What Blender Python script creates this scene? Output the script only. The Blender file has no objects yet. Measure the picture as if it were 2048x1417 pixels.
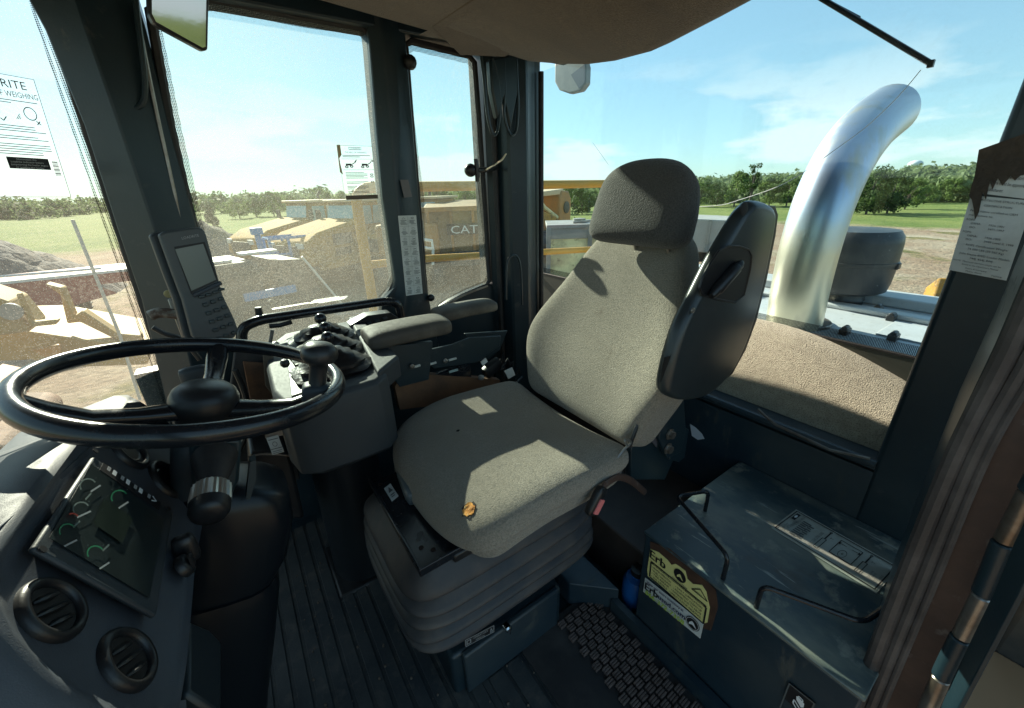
import bpy, bmesh, math, random
from mathutils import Vector, Matrix, Quaternion
R=math.radians; V=Vector
scene=bpy.context.scene; COL=scene.collection
# ------------------------------------------------------------ camera
F=800.0; CX=1024.0; CY=708.5; PITCH=R(22.5); YAW=R(34.4); ROLL=R(1.8); CAM=V((0,0,1.32))
_h=V((math.sin(YAW),math.cos(YAW),0)); _r=_h.cross(V((0,0,1))); _f=_h*math.cos(PITCH)-V((0,0,1))*math.sin(PITCH); _u=_r.cross(_f)
CR=_r*math.cos(ROLL)-_u*math.sin(ROLL); CU=_u*math.cos(ROLL)+_r*math.sin(ROLL); CF=_f
cd=bpy.data.cameras.new('camera'); cam=bpy.data.objects.new('camera',cd); COL.objects.link(cam); scene.camera=cam
cd.sensor_width=36; cd.lens=F/2048*36; cd.clip_start=.02; cd.clip_end=3000
cam.matrix_world=Matrix(((CR.x,CU.x,-CF.x,CAM.x),(CR.y,CU.y,-CF.y,CAM.y),(CR.z,CU.z,-CF.z,CAM.z),(0,0,0,1)))
# ------------------------------------------------------------ light
SUN_AZ=R(-3); SUN_EL=R(27.5)
SV=V((math.sin(SUN_AZ)*math.cos(SUN_EL),math.cos(SUN_AZ)*math.cos(SUN_EL),math.sin(SUN_EL)))
sd=bpy.data.lights.new('sun','SUN'); sd.energy=5.0; sd.angle=R(.5); sd.color=(1,.90,.72)
so=bpy.data.objects.new('sun',sd); COL.objects.link(so); so.rotation_euler=SV.to_track_quat('Z','Y').to_euler()
scene.view_settings.view_transform='Standard'; scene.view_settings.look='None'; scene.view_settings.exposure=1.62; scene.view_settings.gamma=1
W=bpy.data.worlds.new('World'); scene.world=W; W.use_nodes=True
def world():
    nt=W.node_tree; N=nt.nodes; L=nt.links; N.clear()
    out=N.new('ShaderNodeOutputWorld'); bg=N.new('ShaderNodeBackground'); bg.inputs[1].default_value=.062
    sky=N.new('ShaderNodeTexSky'); sky.sky_type='NISHITA'; sky.sun_disc=False; sky.sun_elevation=SUN_EL; sky.sun_rotation=SUN_AZ
    sky.air_density=1.0; sky.dust_density=.15; sky.ozone_density=2.0
    tc=N.new('ShaderNodeTexCoord'); sep=N.new('ShaderNodeSeparateXYZ'); L.new(tc.outputs['Generated'],sep.inputs[0])
    mp=N.new('ShaderNodeMapping'); mp.inputs['Scale'].default_value=(2.2,2.2,8.0); mp.inputs['Location'].default_value=(.1,.55,.3); L.new(tc.outputs['Generated'],mp.inputs[0])
    nz=N.new('ShaderNodeTexNoise'); nz.inputs['Scale'].default_value=1.5; nz.inputs['Detail'].default_value=9; nz.inputs['Roughness'].default_value=.52; L.new(mp.outputs[0],nz.inputs[0])
    r1=N.new('ShaderNodeValToRGB'); r1.color_ramp.elements[0].position=.49; r1.color_ramp.elements[1].position=.565; L.new(nz.outputs[0],r1.inputs[0])
    r2=N.new('ShaderNodeValToRGB'); e=r2.color_ramp.elements; e[0].position=0; e[0].color=(.75,.75,.75,1); e[1].position=.23; e[1].color=(0,0,0,1)
    m=e.new(.09); m.color=(.85,.85,.85,1); m=e.new(.16); m.color=(.40,.40,.40,1)
    L.new(sep.outputs[2],r2.inputs[0])
    mu=N.new('ShaderNodeMath'); mu.operation='MULTIPLY'; L.new(r1.outputs[0],mu.inputs[0]); L.new(r2.outputs[0],mu.inputs[1])
    mu2=N.new('ShaderNodeMath'); mu2.operation='MULTIPLY'; L.new(mu.outputs[0],mu2.inputs[0]); mu2.inputs[1].default_value=.95
    gm=N.new('ShaderNodeGamma'); gm.inputs[1].default_value=.48; L.new(sky.outputs[0],gm.inputs[0])
    tn=N.new('ShaderNodeMix'); tn.data_type='RGBA'; tn.blend_type='MULTIPLY'; tn.inputs[0].default_value=1; L.new(gm.outputs[0],tn.inputs[6]); tn.inputs[7].default_value=(1.74,2.28,2.36,1)
    mix=N.new('ShaderNodeMix'); mix.data_type='RGBA'; L.new(mu2.outputs[0],mix.inputs[0]); L.new(tn.outputs[2],mix.inputs[6]); mix.inputs[7].default_value=(6.2,6.6,6.4,1)
    L.new(mix.outputs[2],bg.inputs[0]); L.new(bg.outputs[0],out.inputs[0])
world()
# ------------------------------------------------------------ geometry helpers
def ray(x,y): return CR*((x-CX)/F)-CU*((y-CY)/F)+CF
def P(ax,v,x,y):
    d=ray(x,y); i='XYZ'.index(ax); return CAM+d*((v-CAM[i])/d[i])
def PP(ax,v,*pts): return [P(ax,v,x,y) for x,y in pts]
def PN(p0,n,x,y):
    d=ray(x,y); return CAM+d*((V(p0)-CAM).dot(n)/d.dot(n))
def catmull(pts,k=6):
    pts=[V(p) for p in pts]; out=[]
    for i in range(len(pts)-1):
        a=pts[max(i-1,0)]; b=pts[i]; c=pts[i+1]; d=pts[min(i+2,len(pts)-1)]
        for j in range(k):
            t=j/k; out.append(.5*((2*b)+(c-a)*t+(2*a-5*b+4*c-d)*t*t+(3*b-a-3*c+d)*t**3))
    out.append(pts[-1]); return out
def rounded(pts,r,k=4):
    """round the corners of an open polyline"""
    pts=[V(p) for p in pts]; out=[pts[0]]
    for i in range(1,len(pts)-1):
        a,b,c=pts[i-1:i+2]; q=min(r,(a-b).length*.45,(c-b).length*.45)
        p=b+(a-b).normalized()*q; s=b+(c-b).normalized()*q
        for j in range(k+1):
            t=j/k; out.append(p*(1-t)**2+b*2*t*(1-t)+s*t*t)
    out.append(pts[-1]); return out
class MB:
    def __init__(s): s.v=[]; s.f=[]; s.m=[]; s.mi=0
    def add(s,vs,fs):
        o=len(s.v); s.v+=[V(v) for v in vs]; s.f+=[tuple(i+o for i in f) for f in fs]; s.m+=[s.mi]*len(fs); return s
    def box(s,c,d,rot=None):
        c=V(c); h=V(d)/2; vs=[V((x*h.x,y*h.y,z*h.z)) for x in(-1,1) for y in(-1,1) for z in(-1,1)]
        if rot is not None: vs=[rot@v for v in vs]
        return s.add([c+v for v in vs],[(0,1,3,2),(4,6,7,5),(0,4,5,1),(2,3,7,6),(0,2,6,4),(1,5,7,3)])
    def bb(s,a,b): return s.box([(a[i]+b[i])/2 for i in range(3)],[abs(a[i]-b[i]) for i in range(3)])
    def prism(s,pts,vec):
        pts=[V(p) for p in pts]; n=len(pts); vec=V(vec)
        nn=V((0,0,0))
        for i in range(n): nn+=(pts[i]-pts[0]).cross(pts[(i+1)%n]-pts[0])
        if nn.dot(vec)>0: pts=pts[::-1]
        return s.add(pts+[p+vec for p in pts],[tuple(range(n)),tuple(range(2*n-1,n-1,-1))]+[(i,i+n,(i+1)%n+n,(i+1)%n) for i in range(n)])
    def loft(s,rings,cap=True,close=True):
        n=len(rings[0]); vs=[p for r in rings for p in r]; fs=[]
        for k in range(len(rings)-1):
            for i in range(n if close else n-1):
                j=(i+1)%n; fs.append((k*n+i,k*n+j,(k+1)*n+j,(k+1)*n+i))
        if cap and close: fs+=[tuple(range(n-1,-1,-1)),tuple((len(rings)-1)*n+i for i in range(n))]
        return s.add(vs,fs)
    def tube(s,pts,r,n=12,flat=None,closed=False):
        pts=[V(p) for p in pts]; m=len(pts); rings=[]; up=None
        for i,p in enumerate(pts):
            a=pts[(i-1)%m] if closed else pts[max(i-1,0)]; b=pts[(i+1)%m] if closed else pts[min(i+1,m-1)]
            t=(b-a).normalized()
            if up is None: up=V((0,0,1)) if abs(t.z)<.9 else V((1,0,0))
            u=(up-t*up.dot(t)).normalized(); w=t.cross(u); up=u
            rr=r[i] if isinstance(r,(list,tuple)) else r
            f2=flat or 1
            rings.append([p+u*(math.cos(k*2*math.pi/n)*rr)+w*(math.sin(k*2*math.pi/n)*rr*f2) for k in range(n)])
        if closed: rings.append(rings[0]); return s.loft(rings,cap=False)
        return s.loft(rings)
    def lathe(s,prof,c,ax=(0,0,1),n=24,flute=0,fl_n=0):
        c=V(c); ax=V(ax).normalized(); u=ax.orthogonal().normalized(); w=ax.cross(u); rings=[]
        for r,h in prof:
            ring=[]
            for k in range(n):
                a=k*2*math.pi/n; q=max(r,1e-4)*(1+(flute if (fl_n and k%2 and r>1e-3) else 0))
                ring.append(c+ax*h+u*math.cos(a)*q+w*math.sin(a)*q)
            rings.append(ring)
        return s.loft(rings)
    def ball(s,c,r,n=16,sq=1,ax=(0,0,1)):
        k=n//2; return s.lathe([(r*math.sin(math.pi*i/k),-r*sq*math.cos(math.pi*i/k)) for i in range(k+1)],c,ax,n)
    def rbox(s,size,r,seg=6,M=None,deform=None):
        bm=bmesh.new(); bmesh.ops.create_cube(bm,size=2); bmesh.ops.subdivide_edges(bm,edges=bm.edges[:],cuts=seg,use_grid_fill=True)
        h=V(size)/2; vs=[]
        for v in bm.verts:
            p=V([v.co[i]*h[i] for i in range(3)])
            # denser near edges
            q=V([max(-(h[i]-r),min(h[i]-r,p[i])) for i in range(3)])
            e=V([v.co[i]*1.0 if abs(p[i])>h[i]-r-1e-6 else 0 for i in range(3)])
            d=p-q
            if d.length>1e-6:
                d=d.normalized()*r; p=q+d
            if deform: p=deform(p,V([p[i]/h[i] for i in range(3)]))
            if M is not None: p=M@p
            vs.append(p)
        bm.verts.index_update(); fs=[tuple(v.index for v in f.verts) for f in bm.faces]; bm.free(); return s.add(vs,fs)
    def build(s,name,mat,parent=None,bevel=0,bseg=2,ang=35,local=False,sub=0):
        me=bpy.data.meshes.new(name); me.from_pydata([tuple(v) for v in s.v],[],s.f)
        mats=mat if isinstance(mat,(list,tuple)) else [mat]
        for m in mats: me.materials.append(m)
        if len(mats)>1: me.polygons.foreach_set('material_index',s.m)
        bm=bmesh.new(); bm.from_mesh(me); bmesh.ops.recalc_face_normals(bm,faces=bm.faces[:]); bm.to_mesh(me); bm.free()
        me.polygons.foreach_set('use_smooth',[True]*len(me.polygons)); me.set_sharp_from_angle(angle=R(ang)); me.update()
        o=bpy.data.objects.new(name,me); COL.objects.link(o)
        if parent is not None:
            o.parent=parent
            if not local:
                q=parent; off=V((0,0,0))
                while q is not None:
                    if q.get('_b') is not None: off=V(q['_b']); break
                    q=q.parent
                if parent.get('_b') is not None: o.matrix_parent_inverse=Matrix.Translation(-off)
        if bevel:
            b=o.modifiers.new('bevel','BEVEL'); b.width=bevel; b.segments=bseg; b.limit_method='ANGLE'; b.angle_limit=R(30); b.harden_normals=False
        if sub:
            b=o.modifiers.new('sub','SUBSURF'); b.levels=sub; b.render_levels=sub
        return o
def tag(o,label=None,cat=None,group=None,kind=None):
    if label: o['label']=label
    if cat: o['category']=cat
    if group: o['group']=group
    if kind: o['kind']=kind
    return o
def thing(name,label,cat,loc=(0,0,0),group=None,rz=0,local=False):
    o=bpy.data.objects.new(name,None); COL.objects.link(o); o.location=loc; o.rotation_euler=(0,0,rz); o.empty_display_size=.1
    if not local: o['_b']=list(loc)
    return tag(o,label,cat,group)
# ------------------------------------------------------------ materials
def col(c): return (c[0],c[1],c[2],1)
MC={}
def mat(name,c,rough=.5,metal=0,var=None,bump=None,spec=.5,coat=0,sheen=0,trans=0,emit=None,extra=None):
    """var: list of (scale, lo, hi, colour, detail, stretch); bump: list of (scale, strength, dist, kind)"""
    if name in MC: return MC[name]
    m=bpy.data.materials.new(name); m.use_nodes=True; nt=m.node_tree; N=nt.nodes; L=nt.links; b=N['Principled BSDF']
    b.inputs['Roughness'].default_value=rough; b.inputs['Metallic'].default_value=metal; b.inputs['Specular IOR Level'].default_value=spec
    b.inputs['Coat Weight'].default_value=coat; b.inputs['Sheen Weight'].default_value=sheen
    tc=N.new('ShaderNodeTexCoord'); cur=None
    base=N.new('ShaderNodeRGB'); base.outputs[0].default_value=col(c); cur=base.outputs[0]
    for v in (var or []):
        sc,lo,hi,c2=v[:4]; det=v[4] if len(v)>4 else 6; st=v[5] if len(v)>5 else (1,1,1)
        mp=N.new('ShaderNodeMapping'); mp.inputs['Scale'].default_value=st; L.new(tc.outputs['Object'],mp.inputs[0])
        nz=N.new('ShaderNodeTexNoise'); nz.inputs['Scale'].default_value=sc; nz.inputs['Detail'].default_value=det; nz.inputs['Roughness'].default_value=.62; L.new(mp.outputs[0],nz.inputs[0])
        rp=N.new('ShaderNodeMapRange'); rp.inputs[1].default_value=lo; rp.inputs[2].default_value=hi; L.new(nz.outputs[0],rp.inputs[0])
        mx=N.new('ShaderNodeMix'); mx.data_type='RGBA'; L.new(rp.outputs[0],mx.inputs[0]); L.new(cur,mx.inputs[6]); mx.inputs[7].default_value=col(c2); cur=mx.outputs[2]
        if len(v)>6:
            rr=N.new('ShaderNodeMapRange'); L.new(rp.outputs[0],rr.inputs[0]); rr.inputs[3].default_value=rough; rr.inputs[4].default_value=v[6]; L.new(rr.outputs[0],b.inputs['Roughness'])
    L.new(cur,b.inputs['Base Color'])
    last=None
    for bp in (bump or []):
        sc,stg,dist=bp[:3]; kind=bp[3] if len(bp)>3 else 'n'; st=bp[4] if len(bp)>4 else (1,1,1)
        mp=N.new('ShaderNodeMapping'); mp.inputs['Scale'].default_value=st; L.new(tc.outputs['Object'],mp.inputs[0])
        if kind=='v':
            t=N.new('ShaderNodeTexVoronoi'); t.inputs['Scale'].default_value=sc
        elif kind=='w':
            t=N.new('ShaderNodeTexWave'); t.inputs['Scale'].default_value=sc; t.inputs['Distortion'].default_value=3; t.inputs['Detail'].default_value=2
        else:
            t=N.new('ShaderNodeTexNoise'); t.inputs['Scale'].default_value=sc; t.inputs['Detail'].default_value=4
        L.new(mp.outputs[0],t.inputs[0])
        bn=N.new('ShaderNodeBump'); bn.inputs['Strength'].default_value=stg; bn.inputs['Distance'].default_value=dist
        L.new(t.outputs['Fac'] if kind!='v' else t.outputs['Distance'],bn.inputs['Height'])
        if last: L.new(last,bn.inputs['Normal'])
        last=bn.outputs[0]
    if last: L.new(last,b.inputs['Normal'])
    if emit: b.inputs['Emission Color'].default_value=col(emit[0]); b.inputs['Emission Strength'].default_value=emit[1]
    if trans:
        tl=N.new('ShaderNodeBsdfTranslucent'); L.new(cur,tl.inputs[0]); ms=N.new('ShaderNodeMixShader'); ms.inputs[0].default_value=trans; L.new(b.outputs[0],ms.inputs[1]); L.new(tl.outputs[0],ms.inputs[2]); L.new(ms.outputs[0],N['Material Output'].inputs[0])
    MC[name]=m; return m
paint=mat('dark_teal_paint',(.010,.024,.034),.36,var=[(3,.42,.75,(.020,.038,.048)),(1.2,.5,.75,(.028,.040,.046),9),(22,.62,.72,(.05,.06,.062),8,(1,1,1),.6),(5,.70,.78,(.07,.032,.018),8)],bump=[(160,.12,.002),(9,.06,.01)])
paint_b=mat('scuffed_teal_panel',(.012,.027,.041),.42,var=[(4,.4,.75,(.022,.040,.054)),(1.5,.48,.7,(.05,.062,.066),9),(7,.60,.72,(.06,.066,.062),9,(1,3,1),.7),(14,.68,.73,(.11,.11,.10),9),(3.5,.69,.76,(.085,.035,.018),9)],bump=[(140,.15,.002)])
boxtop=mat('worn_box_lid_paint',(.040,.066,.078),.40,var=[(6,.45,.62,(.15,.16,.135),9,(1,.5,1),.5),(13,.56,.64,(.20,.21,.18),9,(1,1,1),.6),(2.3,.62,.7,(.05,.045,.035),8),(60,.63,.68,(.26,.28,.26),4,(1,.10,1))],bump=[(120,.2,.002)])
black=mat('black_plastic',(.012,.013,.015),.38,var=[(18,.5,.8,(.024,.026,.029),6,(1,1,1),.5)],bump=[(400,.15,.001)])
blackgloss=mat('gloss_black_rim',(.010,.012,.016),.22,var=[(30,.5,.8,(.02,.022,.026),6,(1,1,1),.36)],bump=[(500,.06,.001)])
rubber=mat('dusty_rubber',(.020,.020,.022),.65,var=[(9,.45,.75,(.05,.045,.043),8)],bump=[(90,.25,.003)])
bellow_m=mat('bellows_rubber',(.034,.037,.044),.55,var=[(7,.45,.75,(.10,.082,.072),9)],bump=[(150,.15,.002)])
seal_m=mat('dusty_door_seal',(.045,.038,.038),.62,var=[(11,.4,.7,(.10,.088,.085),9)],bump=[(140,.35,.003)])
brown_paint=mat('brown_dusty_jamb',(.055,.032,.027),.6,var=[(8,.4,.7,(.095,.055,.042),9),(30,.6,.7,(.12,.10,.09))],bump=[(150,.25,.002)])
dash_m=mat('grey_dash_plastic',(.055,.066,.082),.55,var=[(5,.45,.8,(.060,.064,.073),7)],bump=[(700,.35,.001)])
dash_d=mat('dark_grey_bezel',(.024,.034,.042),.5,var=[(12,.5,.8,(.045,.05,.056),7)],bump=[(700,.2,.001)])
console_m=mat('console_plastic',(.032,.040,.047),.62,var=[(6,.45,.8,(.048,.052,.054),7)],bump=[(600,.35,.001)])
fabric=mat('olive_grey_seat_cloth',(.34,.30,.245),.95,var=[(260,.4,.62,(.21,.19,.158),3),(3,.42,.72,(.25,.222,.178)),(1.6,.5,.7,(.22,.19,.15),5),(6,.64,.74,(.12,.085,.06))],bump=[(330,.9,.005,'n',(1,1.6,.8)),(700,.6,.002,'n')],sheen=.25,spec=.2)
fabric_hr=mat('headrest_cloth',(.080,.078,.074),.95,var=[(300,.4,.62,(.045,.045,.044),3)],bump=[(260,.8,.004,'n')],sheen=.2,spec=.2)
armpad=mat('armrest_vinyl',(.068,.058,.047),.68,var=[(9,.45,.7,(.13,.115,.09),8),(40,.55,.7,(.07,.06,.05))],bump=[(200,.3,.002)])
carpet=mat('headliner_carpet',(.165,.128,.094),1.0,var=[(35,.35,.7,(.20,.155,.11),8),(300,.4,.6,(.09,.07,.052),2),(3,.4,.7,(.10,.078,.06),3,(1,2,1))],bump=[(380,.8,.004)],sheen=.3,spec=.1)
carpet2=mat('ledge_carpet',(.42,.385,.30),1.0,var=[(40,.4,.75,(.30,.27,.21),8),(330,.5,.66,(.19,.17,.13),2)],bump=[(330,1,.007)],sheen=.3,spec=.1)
mat_rub=mat('ribbed_floor_rubber',(.022,.029,.035),.6,var=[(5,.40,.68,(.055,.060,.060),9),(24,.52,.72,(.08,.076,.068),9),(2.2,.55,.68,(.09,.082,.072),9)],bump=[(110,.3,.003)])
steel=mat('worn_steel',(.33,.32,.30),.35,.8,var=[(14,.4,.7,(.18,.14,.11),8)],bump=[(90,.2,.002)])
chrome=mat('bright_chrome',(.8,.8,.82),.12,1)
dirt_mat=mat('caked_grime',(.05,.038,.028),.9,var=[(20,.4,.7,(.09,.065,.045),8)],bump=[(60,.6,.01)])
white_st=mat('white_label',(.62,.64,.62),.5,var=[(14,.45,.75,(.48,.50,.47),8)])
dirty_st=mat('stained_label',(.40,.42,.38),.5,var=[(9,.45,.7,(.28,.27,.22),9),(5,.6,.68,(.25,.14,.08),9)])
yellow_st=mat('cream_yellow_label',(.75,.70,.28),.5)
ink=mat('label_ink',(.012,.012,.014),.5); white_ink=mat('white_print',(.75,.77,.78),.5); blue_ink=mat('dark_blue_print',(.015,.02,.09),.5)
green_ink=mat('lime_print',(.45,.62,.04),.5); grey_ink=mat('grey_print',(.10,.11,.11),.6)
foam=mat('exposed_foam',(.60,.28,.07),1,var=[(60,.45,.6,(.38,.15,.04),4),(120,.55,.65,(.75,.55,.25),4)],bump=[(90,1,.01)])
red_b=mat('faded_red_button',(.75,.20,.20),.4); blue_p=mat('blue_plastic',(.01,.09,.30),.4)
def screen_mat():
    m=mat('instrument_screen',(.010,.014,.013),.16,var=[(7,.5,.8,(.014,.024,.018),8)]); return m
lcd=mat('grey_lcd',(.20,.22,.21),.2,var=[(3,.4,.7,(.16,.18,.175),3)])
scr=mat('instrument_screen_d',(.014,.022,.023),.28,var=[(7,.45,.8,(.024,.034,.034),8)]); grn=mat('green_gauge_arc',(.02,.15,.075),.4,emit=((.02,.30,.13),.012)); wht_g=mat('gauge_needle',(.20,.24,.24),.4,emit=((.5,.55,.55),.02)); red_g=mat('red_gauge_arc',(.14,.03,.02),.4,emit=((.3,.03,.02),.06)); dim_g=mat('dim_gauge_tick',(.12,.16,.15),.4)
def glass(name,dirt=.1,amt=.35,sc=25,tint=(.86,.95,.94),streak=(1,1,1),low=0.,zlo=.8,zhi=1.5):
    m=bpy.data.materials.new(name); m.use_nodes=True; nt=m.node_tree; N=nt.nodes; L=nt.links; N.clear()
    out=N.new('ShaderNodeOutputMaterial'); tr=N.new('ShaderNodeBsdfTransparent'); tr.inputs[0].default_value=col(tint)
    tl=N.new('ShaderNodeBsdfTranslucent'); tl.inputs[0].default_value=(.66,.64,.57,1)
    rf=N.new('ShaderNodeBsdfRefraction'); rf.inputs['IOR'].default_value=1.001; rf.inputs['Roughness'].default_value=.5; rf.inputs[0].default_value=(.9,.9,.85,1)
    df=N.new('ShaderNodeBsdfDiffuse'); df.inputs[0].default_value=(.45,.42,.36,1)
    s1=N.new('ShaderNodeMixShader'); s1.inputs[0].default_value=.66; L.new(tl.outputs[0],s1.inputs[1]); L.new(rf.outputs[0],s1.inputs[2])
    s2=N.new('ShaderNodeMixShader'); s2.inputs[0].default_value=.25; L.new(s1.outputs[0],s2.inputs[1]); L.new(df.outputs[0],s2.inputs[2])
    tc=N.new('ShaderNodeTexCoord'); mp=N.new('ShaderNodeMapping'); mp.inputs['Scale'].default_value=streak; L.new(tc.outputs['Object'],mp.inputs[0])
    n1=N.new('ShaderNodeTexNoise'); n1.inputs['Scale'].default_value=sc; n1.inputs['Detail'].default_value=10; n1.inputs['Roughness'].default_value=.7; L.new(mp.outputs[0],n1.inputs[0])
    r1=N.new('ShaderNodeMapRange'); r1.inputs[1].default_value=.46; r1.inputs[2].default_value=.70; L.new(n1.outputs[0],r1.inputs[0])
    n2=N.new('ShaderNodeTexNoise'); n2.inputs['Scale'].default_value=3; n2.inputs['Detail'].default_value=6; L.new(tc.outputs['Object'],n2.inputs[0])
    r2=N.new('ShaderNodeMapRange'); r2.inputs[1].default_value=.40; r2.inputs[2].default_value=.64; r2.inputs[3].default_value=.12; L.new(n2.outputs[0],r2.inputs[0])
    vo=N.new('ShaderNodeTexVoronoi'); vo.inputs['Scale'].default_value=260; L.new(tc.outputs['Object'],vo.inputs[0])
    r3=N.new('ShaderNodeMapRange'); r3.inputs[1].default_value=.30; r3.inputs[2].default_value=.12; L.new(vo.outputs['Distance'],r3.inputs[0])
    vm=N.new('ShaderNodeMath'); vm.operation='MULTIPLY'; L.new(r3.outputs[0],vm.inputs[0]); L.new(vo.outputs['Color'],vm.inputs[1])
    sep=N.new('ShaderNodeSeparateXYZ'); L.new(tc.outputs['Object'],sep.inputs[0])
    rz=N.new('ShaderNodeMapRange'); rz.inputs[1].default_value=zhi; rz.inputs[2].default_value=zlo; rz.inputs[3].default_value=1; rz.inputs[4].default_value=1+low; L.new(sep.outputs[2],rz.inputs[0])
    a=N.new('ShaderNodeMath'); a.operation='MULTIPLY'; L.new(r1.outputs[0],a.inputs[0]); L.new(r2.outputs[0],a.inputs[1])
    a2=N.new('ShaderNodeMath'); a2.operation='MULTIPLY_ADD'; L.new(vm.outputs[0],a2.inputs[0]); a2.inputs[1].default_value=1.9; L.new(a.outputs[0],a2.inputs[2])
    b=N.new('ShaderNodeMath'); b.operation='MULTIPLY_ADD'; L.new(a2.outputs[0],b.inputs[0]); b.inputs[1].default_value=amt; b.inputs[2].default_value=dirt
    c=N.new('ShaderNodeMath'); c.operation='MULTIPLY'; c.use_clamp=True; L.new(b.outputs[0],c.inputs[0]); L.new(rz.outputs[0],c.inputs[1])
    mx=N.new('ShaderNodeMixShader'); L.new(c.outputs[0],mx.inputs[0]); L.new(tr.outputs[0],mx.inputs[1]); L.new(s2.outputs[0],mx.inputs[2])
    gl=N.new('ShaderNodeBsdfGlossy'); gl.inputs['Roughness'].default_value=.02
    m2=N.new('ShaderNodeMixShader'); m2.inputs[0].default_value=.03; L.new(mx.outputs[0],m2.inputs[1]); L.new(gl.outputs[0],m2.inputs[2])
    L.new(m2.outputs[0],out.inputs[0]); return m
g_side=glass('dusty_side_glass',.115,.32,170,low=.5,zlo=.8,zhi=1.45)
g_side2=glass('streaked_side_glass',.06,.28,90,streak=(2,2,.4),low=.8,zlo=.85,zhi=1.3)
g_front=glass('dusty_windshield_glass',.17,.36,120,low=.5,zlo=.5,zhi=1.5)
g_rear=glass('rear_window_glass',.010,.05,20,tint=(.88,.96,.98))
def clear_sheet():
    m=bpy.data.materials.new('clear_sheet'); m.use_nodes=True; nt=m.node_tree; N=nt.nodes; L=nt.links; N.clear()
    out=N.new('ShaderNodeOutputMaterial'); tr=N.new('ShaderNodeBsdfTransparent'); tl=N.new('ShaderNodeBsdfTranslucent'); tl.inputs[0].default_value=(.85,.85,.82,1)
    mx=N.new('ShaderNodeMixShader'); mx.inputs[0].default_value=.035; L.new(tr.outputs[0],mx.inputs[1]); L.new(tl.outputs[0],mx.inputs[2]); L.new(mx.outputs[0],out.inputs[0]); return m
sheet_m=clear_sheet()
def frit_mat():
    m=bpy.data.materials.new('dotted_frit'); m.use_nodes=True; nt=m.node_tree; N=nt.nodes; L=nt.links; N.clear()
    out=N.new('ShaderNodeOutputMaterial'); tr=N.new('ShaderNodeBsdfTransparent'); df=N.new('ShaderNodeBsdfDiffuse'); df.inputs[0].default_value=(.01,.01,.01,1)
    tc=N.new('ShaderNodeTexCoord'); vo=N.new('ShaderNodeTexVoronoi'); vo.inputs['Scale'].default_value=260; vo.inputs['Randomness'].default_value=0; L.new(tc.outputs['Object'],vo.inputs[0])
    r=N.new('ShaderNodeMath'); r.operation='LESS_THAN'; r.inputs[1].default_value=.42; L.new(vo.outputs['Distance'],r.inputs[0])
    mx=N.new('ShaderNodeMixShader'); L.new(r.outputs[0],mx.inputs[0]); L.new(tr.outputs[0],mx.inputs[1]); L.new(df.outputs[0],mx.inputs[2]); L.new(mx.outputs[0],out.inputs[0]); return m
frit=frit_mat()
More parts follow.
